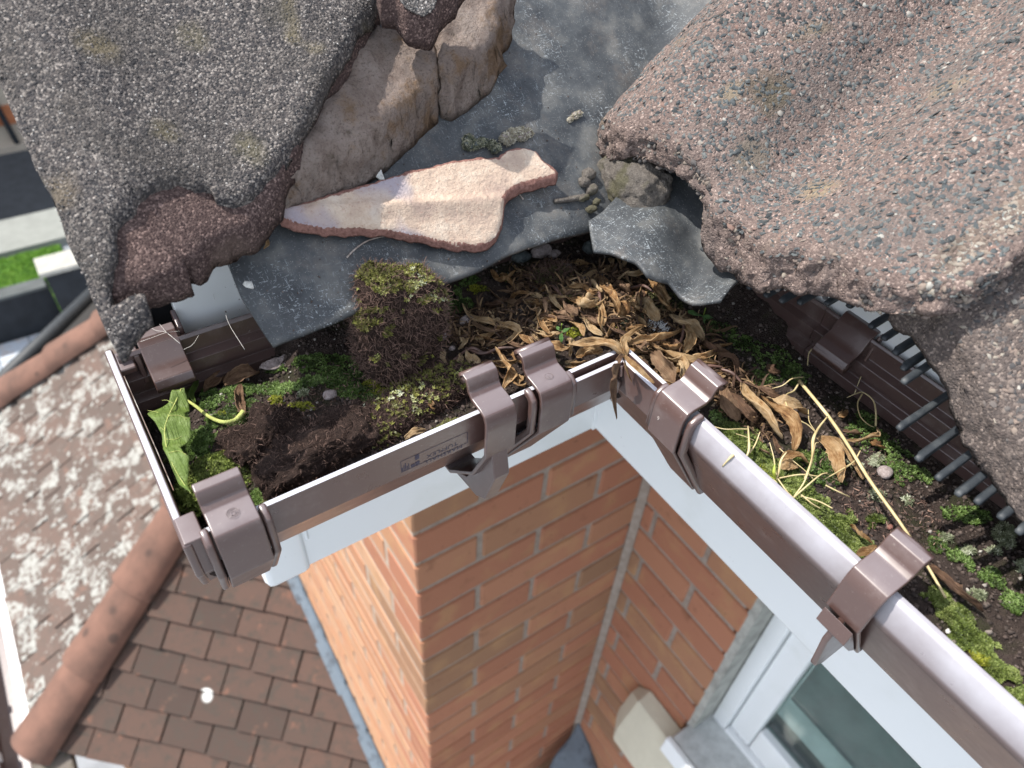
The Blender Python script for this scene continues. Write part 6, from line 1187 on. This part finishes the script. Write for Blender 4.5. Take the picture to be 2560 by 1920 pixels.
S([(830, 1160, .008), (780, 1290, .007), (720, 1380, .006)], r=[0.0003, 0.0007], lab='straw joining the upright blade from the right')
S([(580, 1180, .006), (680, 1210, .006), (770, 1250, .005)], r=[0.0003, 0.0003], lab='short straw crossing the upright blade')
S([(1330, 930, .006), (1340, 1050, .006), (1400, 1150, .005)], r=[0.0003, 0.0003], lab='fine hooked straw right of the spoon shaped leaves')
S([(930, 1270, .005), (970, 1420, .006), (990, 1560, .006), (1010, 1650, .006)], r=[0.0003, 0.0004], lab='fine straw above the green shoot')
S([(1030, 1330, .006), (1150, 1440, .006), (1330, 1590, .005), (1380, 1650, .005)], r=[0.0003, 0.0003], lab='fine straw slanting across the bright moss')
S([(670, 1450, .010), (780, 1545, .010), (900, 1610, .009), (980, 1650, .007)], r=[0.0006, 0.0009, 0.0006], lab='green grass stem lying along the lip of the right-hand gutter', mat=M_GS, name='grass_blade')
S([(982, 1500, .012), (975, 1580, .009), (985, 1650, .006)], r=[0.0004, 0.0012, 0.0008], lab='short upright green grass shoot', mat=M_GS, name='grass_blade')
S([(1105, 1370, .012), (1050, 1450, .011), (1030, 1550, .009), (1000, 1655, .006)], r=[0.0003, 0.0009, 0.0006], lab='yellowing grass blade beside the green shoot', mat=M_VS, name='grass_blade')
S([(960, 1650, .007), (1000, 1690, .008), (1010, 1740, .004)], r=[0.0006, 0.0005], lab='straw joint below the green shoot')
E_ = lambda z: Z(z, 1600, 660, .4461)
for k, z in enumerate([[(900, 1300), (1000, 1330), (1080, 1370)], [(770, 1200, .006), (820, 1270, .006), (860, 1310, .005)], [(860, 1310, .005), (930, 1200, .009), (980, 1020, .011)], [(860, 1310), (1000, 1190, .009), (1050, 1170, .010)], [(780, 1200), (900, 1180, .008), (1000, 1190, .006)], [(1040, 1240, .008), (1120, 1280, .008), (1175, 1305, .004)], [(900, 1290, .006), (960, 1340, .005), (1010, 1370, .003)], [(860, 1310, .005), (800, 1270, .006), (760, 1230, .005)]]):
    stem(E_(z), [0.0004, 0.0003], ['short straw end at the foot of the tangle', 'straw knot stem from the lip to the tangle', 'straw rising from the tangle beside the wide leaf', 'straw bowing over the wide ribbed leaf', 'pale straw level across the tangle', 'straw hook to the right of the tangle', 'straw fork lying in the moss', 'straw stub at the left of the tangle'][k])
sk = [A_([(1220, 1370), (1320, 1290, .004), (1420, 1245, .005), (1540, 1300, .004), (1680, 1250, .006), (1850, 1240, .005), (2070, 1255, .005)]), A_([(1340, 1240, .004), (1480, 1300, .005), (1600, 1290, .004)]), B_([(850, 480, .005), (820, 620, .006), (830, 740, .005), (850, 900, .004)]), B_([(1150, 620, .005), (1280, 600, .008), (1380, 660, .008)]), B_([(1700, 1000, .008), (1690, 1100, .009), (1650, 1220, .008)]), B_([(290, 560, .006), (380, 640, .006), (460, 740, .004)]), C_([(430, 510, .007), (540, 550, .009), (640, 650, .007)]), B_([(1870, 1450, .006), (1960, 1430, .008), (2090, 1440, .008)])]
for k, z in enumerate(sk): stem(z, [0.0007, 0.0011, 0.0006], ['dark winding leaf stalk left of the union clip', 'short dark stalk joining the winding one', 'stalk between the fan leaf and the broad pointed leaf', 'looped stalk above the ragged leaf', 'reddish stalk in the right of the heap', 'dark stalk left of the grey lump', 'dark stalk feeding the spoon shaped leaves', 'black shiny stalk near the union clip'][k], mat=M_TWD, name='dead_twig', grp='dark leaf stalks in the litter')
# white fibre hanging on the front of the right run, dry bit on the lead
P = [onz(1834, 1135, .5158), onz(1820, 1150, .507), onz(1806, 1165, .500)]; P = [onx(1834, 1137, LIPB - 0.002), onx(1822, 1148, LIPB - 0.0035), onx(1806, 1166, LIPB - 0.004)]
tag(tube('straw_scrap', P, [0.0008, 0.0003], M_VS, None, 8, 5), 'pale straw scrap stuck on the outside of the right-hand gutter', 'straw')
P = onlead([(622, 600), (645, 606), (668, 612), (672, 625), (662, 636)], 0.003); ribbon('dead_leaf', P, 0.0011, M_LF, 500, 'thin curled straw leaf on the lead by the broken tile corner', 'leaf', None, curl=0.5, wave=0.1)
# seedlings
for k, (u, v, leaves, lab) in enumerate([(1402, 830, [(-10, -15, 14), (22, -10, 14), (2, 26, 14)], 'tiny three leaved green seedling in the litter'), (1758, 790, [(-38, -12, 22), (26, 4, 20), (4, 18, 10)], 'two leaved dark green seedling below the tip of the lead flap')]):
    b = onsoil(u, v); e = empty('seedling', tuple(b)); tag(e, lab, 'seedling')
    for dx, dy, w_ in leaves:
        P, wd = leafpx([(u, v, .006), (u + dx * .5, v + dy * .5, .008), (u + dx, v + dy, .0075)], w_ * 0.8); keep(ribbon('leaflet', P, wd, M_SDL, 600 + k, parent=e, curl=0.15, wave=0.03, n=12, m_=5), e)
    keep(tube('stalk', [tuple(b), tuple(b + np.array([0, 0, .006]))], 0.0003, M_GS, e, 4, 5), e)
# cobweb threads over the rear left clip
m = Mat('cobweb', 0.6); m.color((0.55, 0.53, 0.5)); e = empty('cobweb', tuple(onz(400, 820, .53))); tag(e, 'fine cobweb threads across the rear left clip and rail', 'cobweb')
W_ = lambda z: [(250 + a * .2411, 700 + b * .2411) for a, b in z]
for pts in ([(480, 450), (570, 520), (690, 545), (815, 650)], [(420, 640), (560, 590), (690, 545), (830, 530)], [(620, 460), (690, 545)], [(1300, 350), (1350, 480), (1500, 720)], [(870, 720), (960, 670), (1025, 570)], [(690, 545), (760, 600), (830, 660)], [(1000, 0), (1150, 100), (1190, 200)]):
    keep(tube('thread', [tuple(onz(u, v, .528)) for u, v in W_(pts)], 0.00010, m.m, e, 10, 3), e)
# scratches of dried soil tide mark and grit along the rear rail of the right run
n = 500; yy = RNG.uniform(-0.50, -0.34, n); dd_ = RNG.choice([0.1155, 0.1195], n); p = np.stack([LIPB + dd_, yy, np.where(dd_ < 0.117, 0.4922, 0.5012)], 1)
o = scatter('rail_grit', p, RNG.normal(0, 1, (n, 3)), RNG.uniform(0.0002, 0.0006, n), OCT_V, OCT_F, M_CR); o['kind'] = 'stuff'
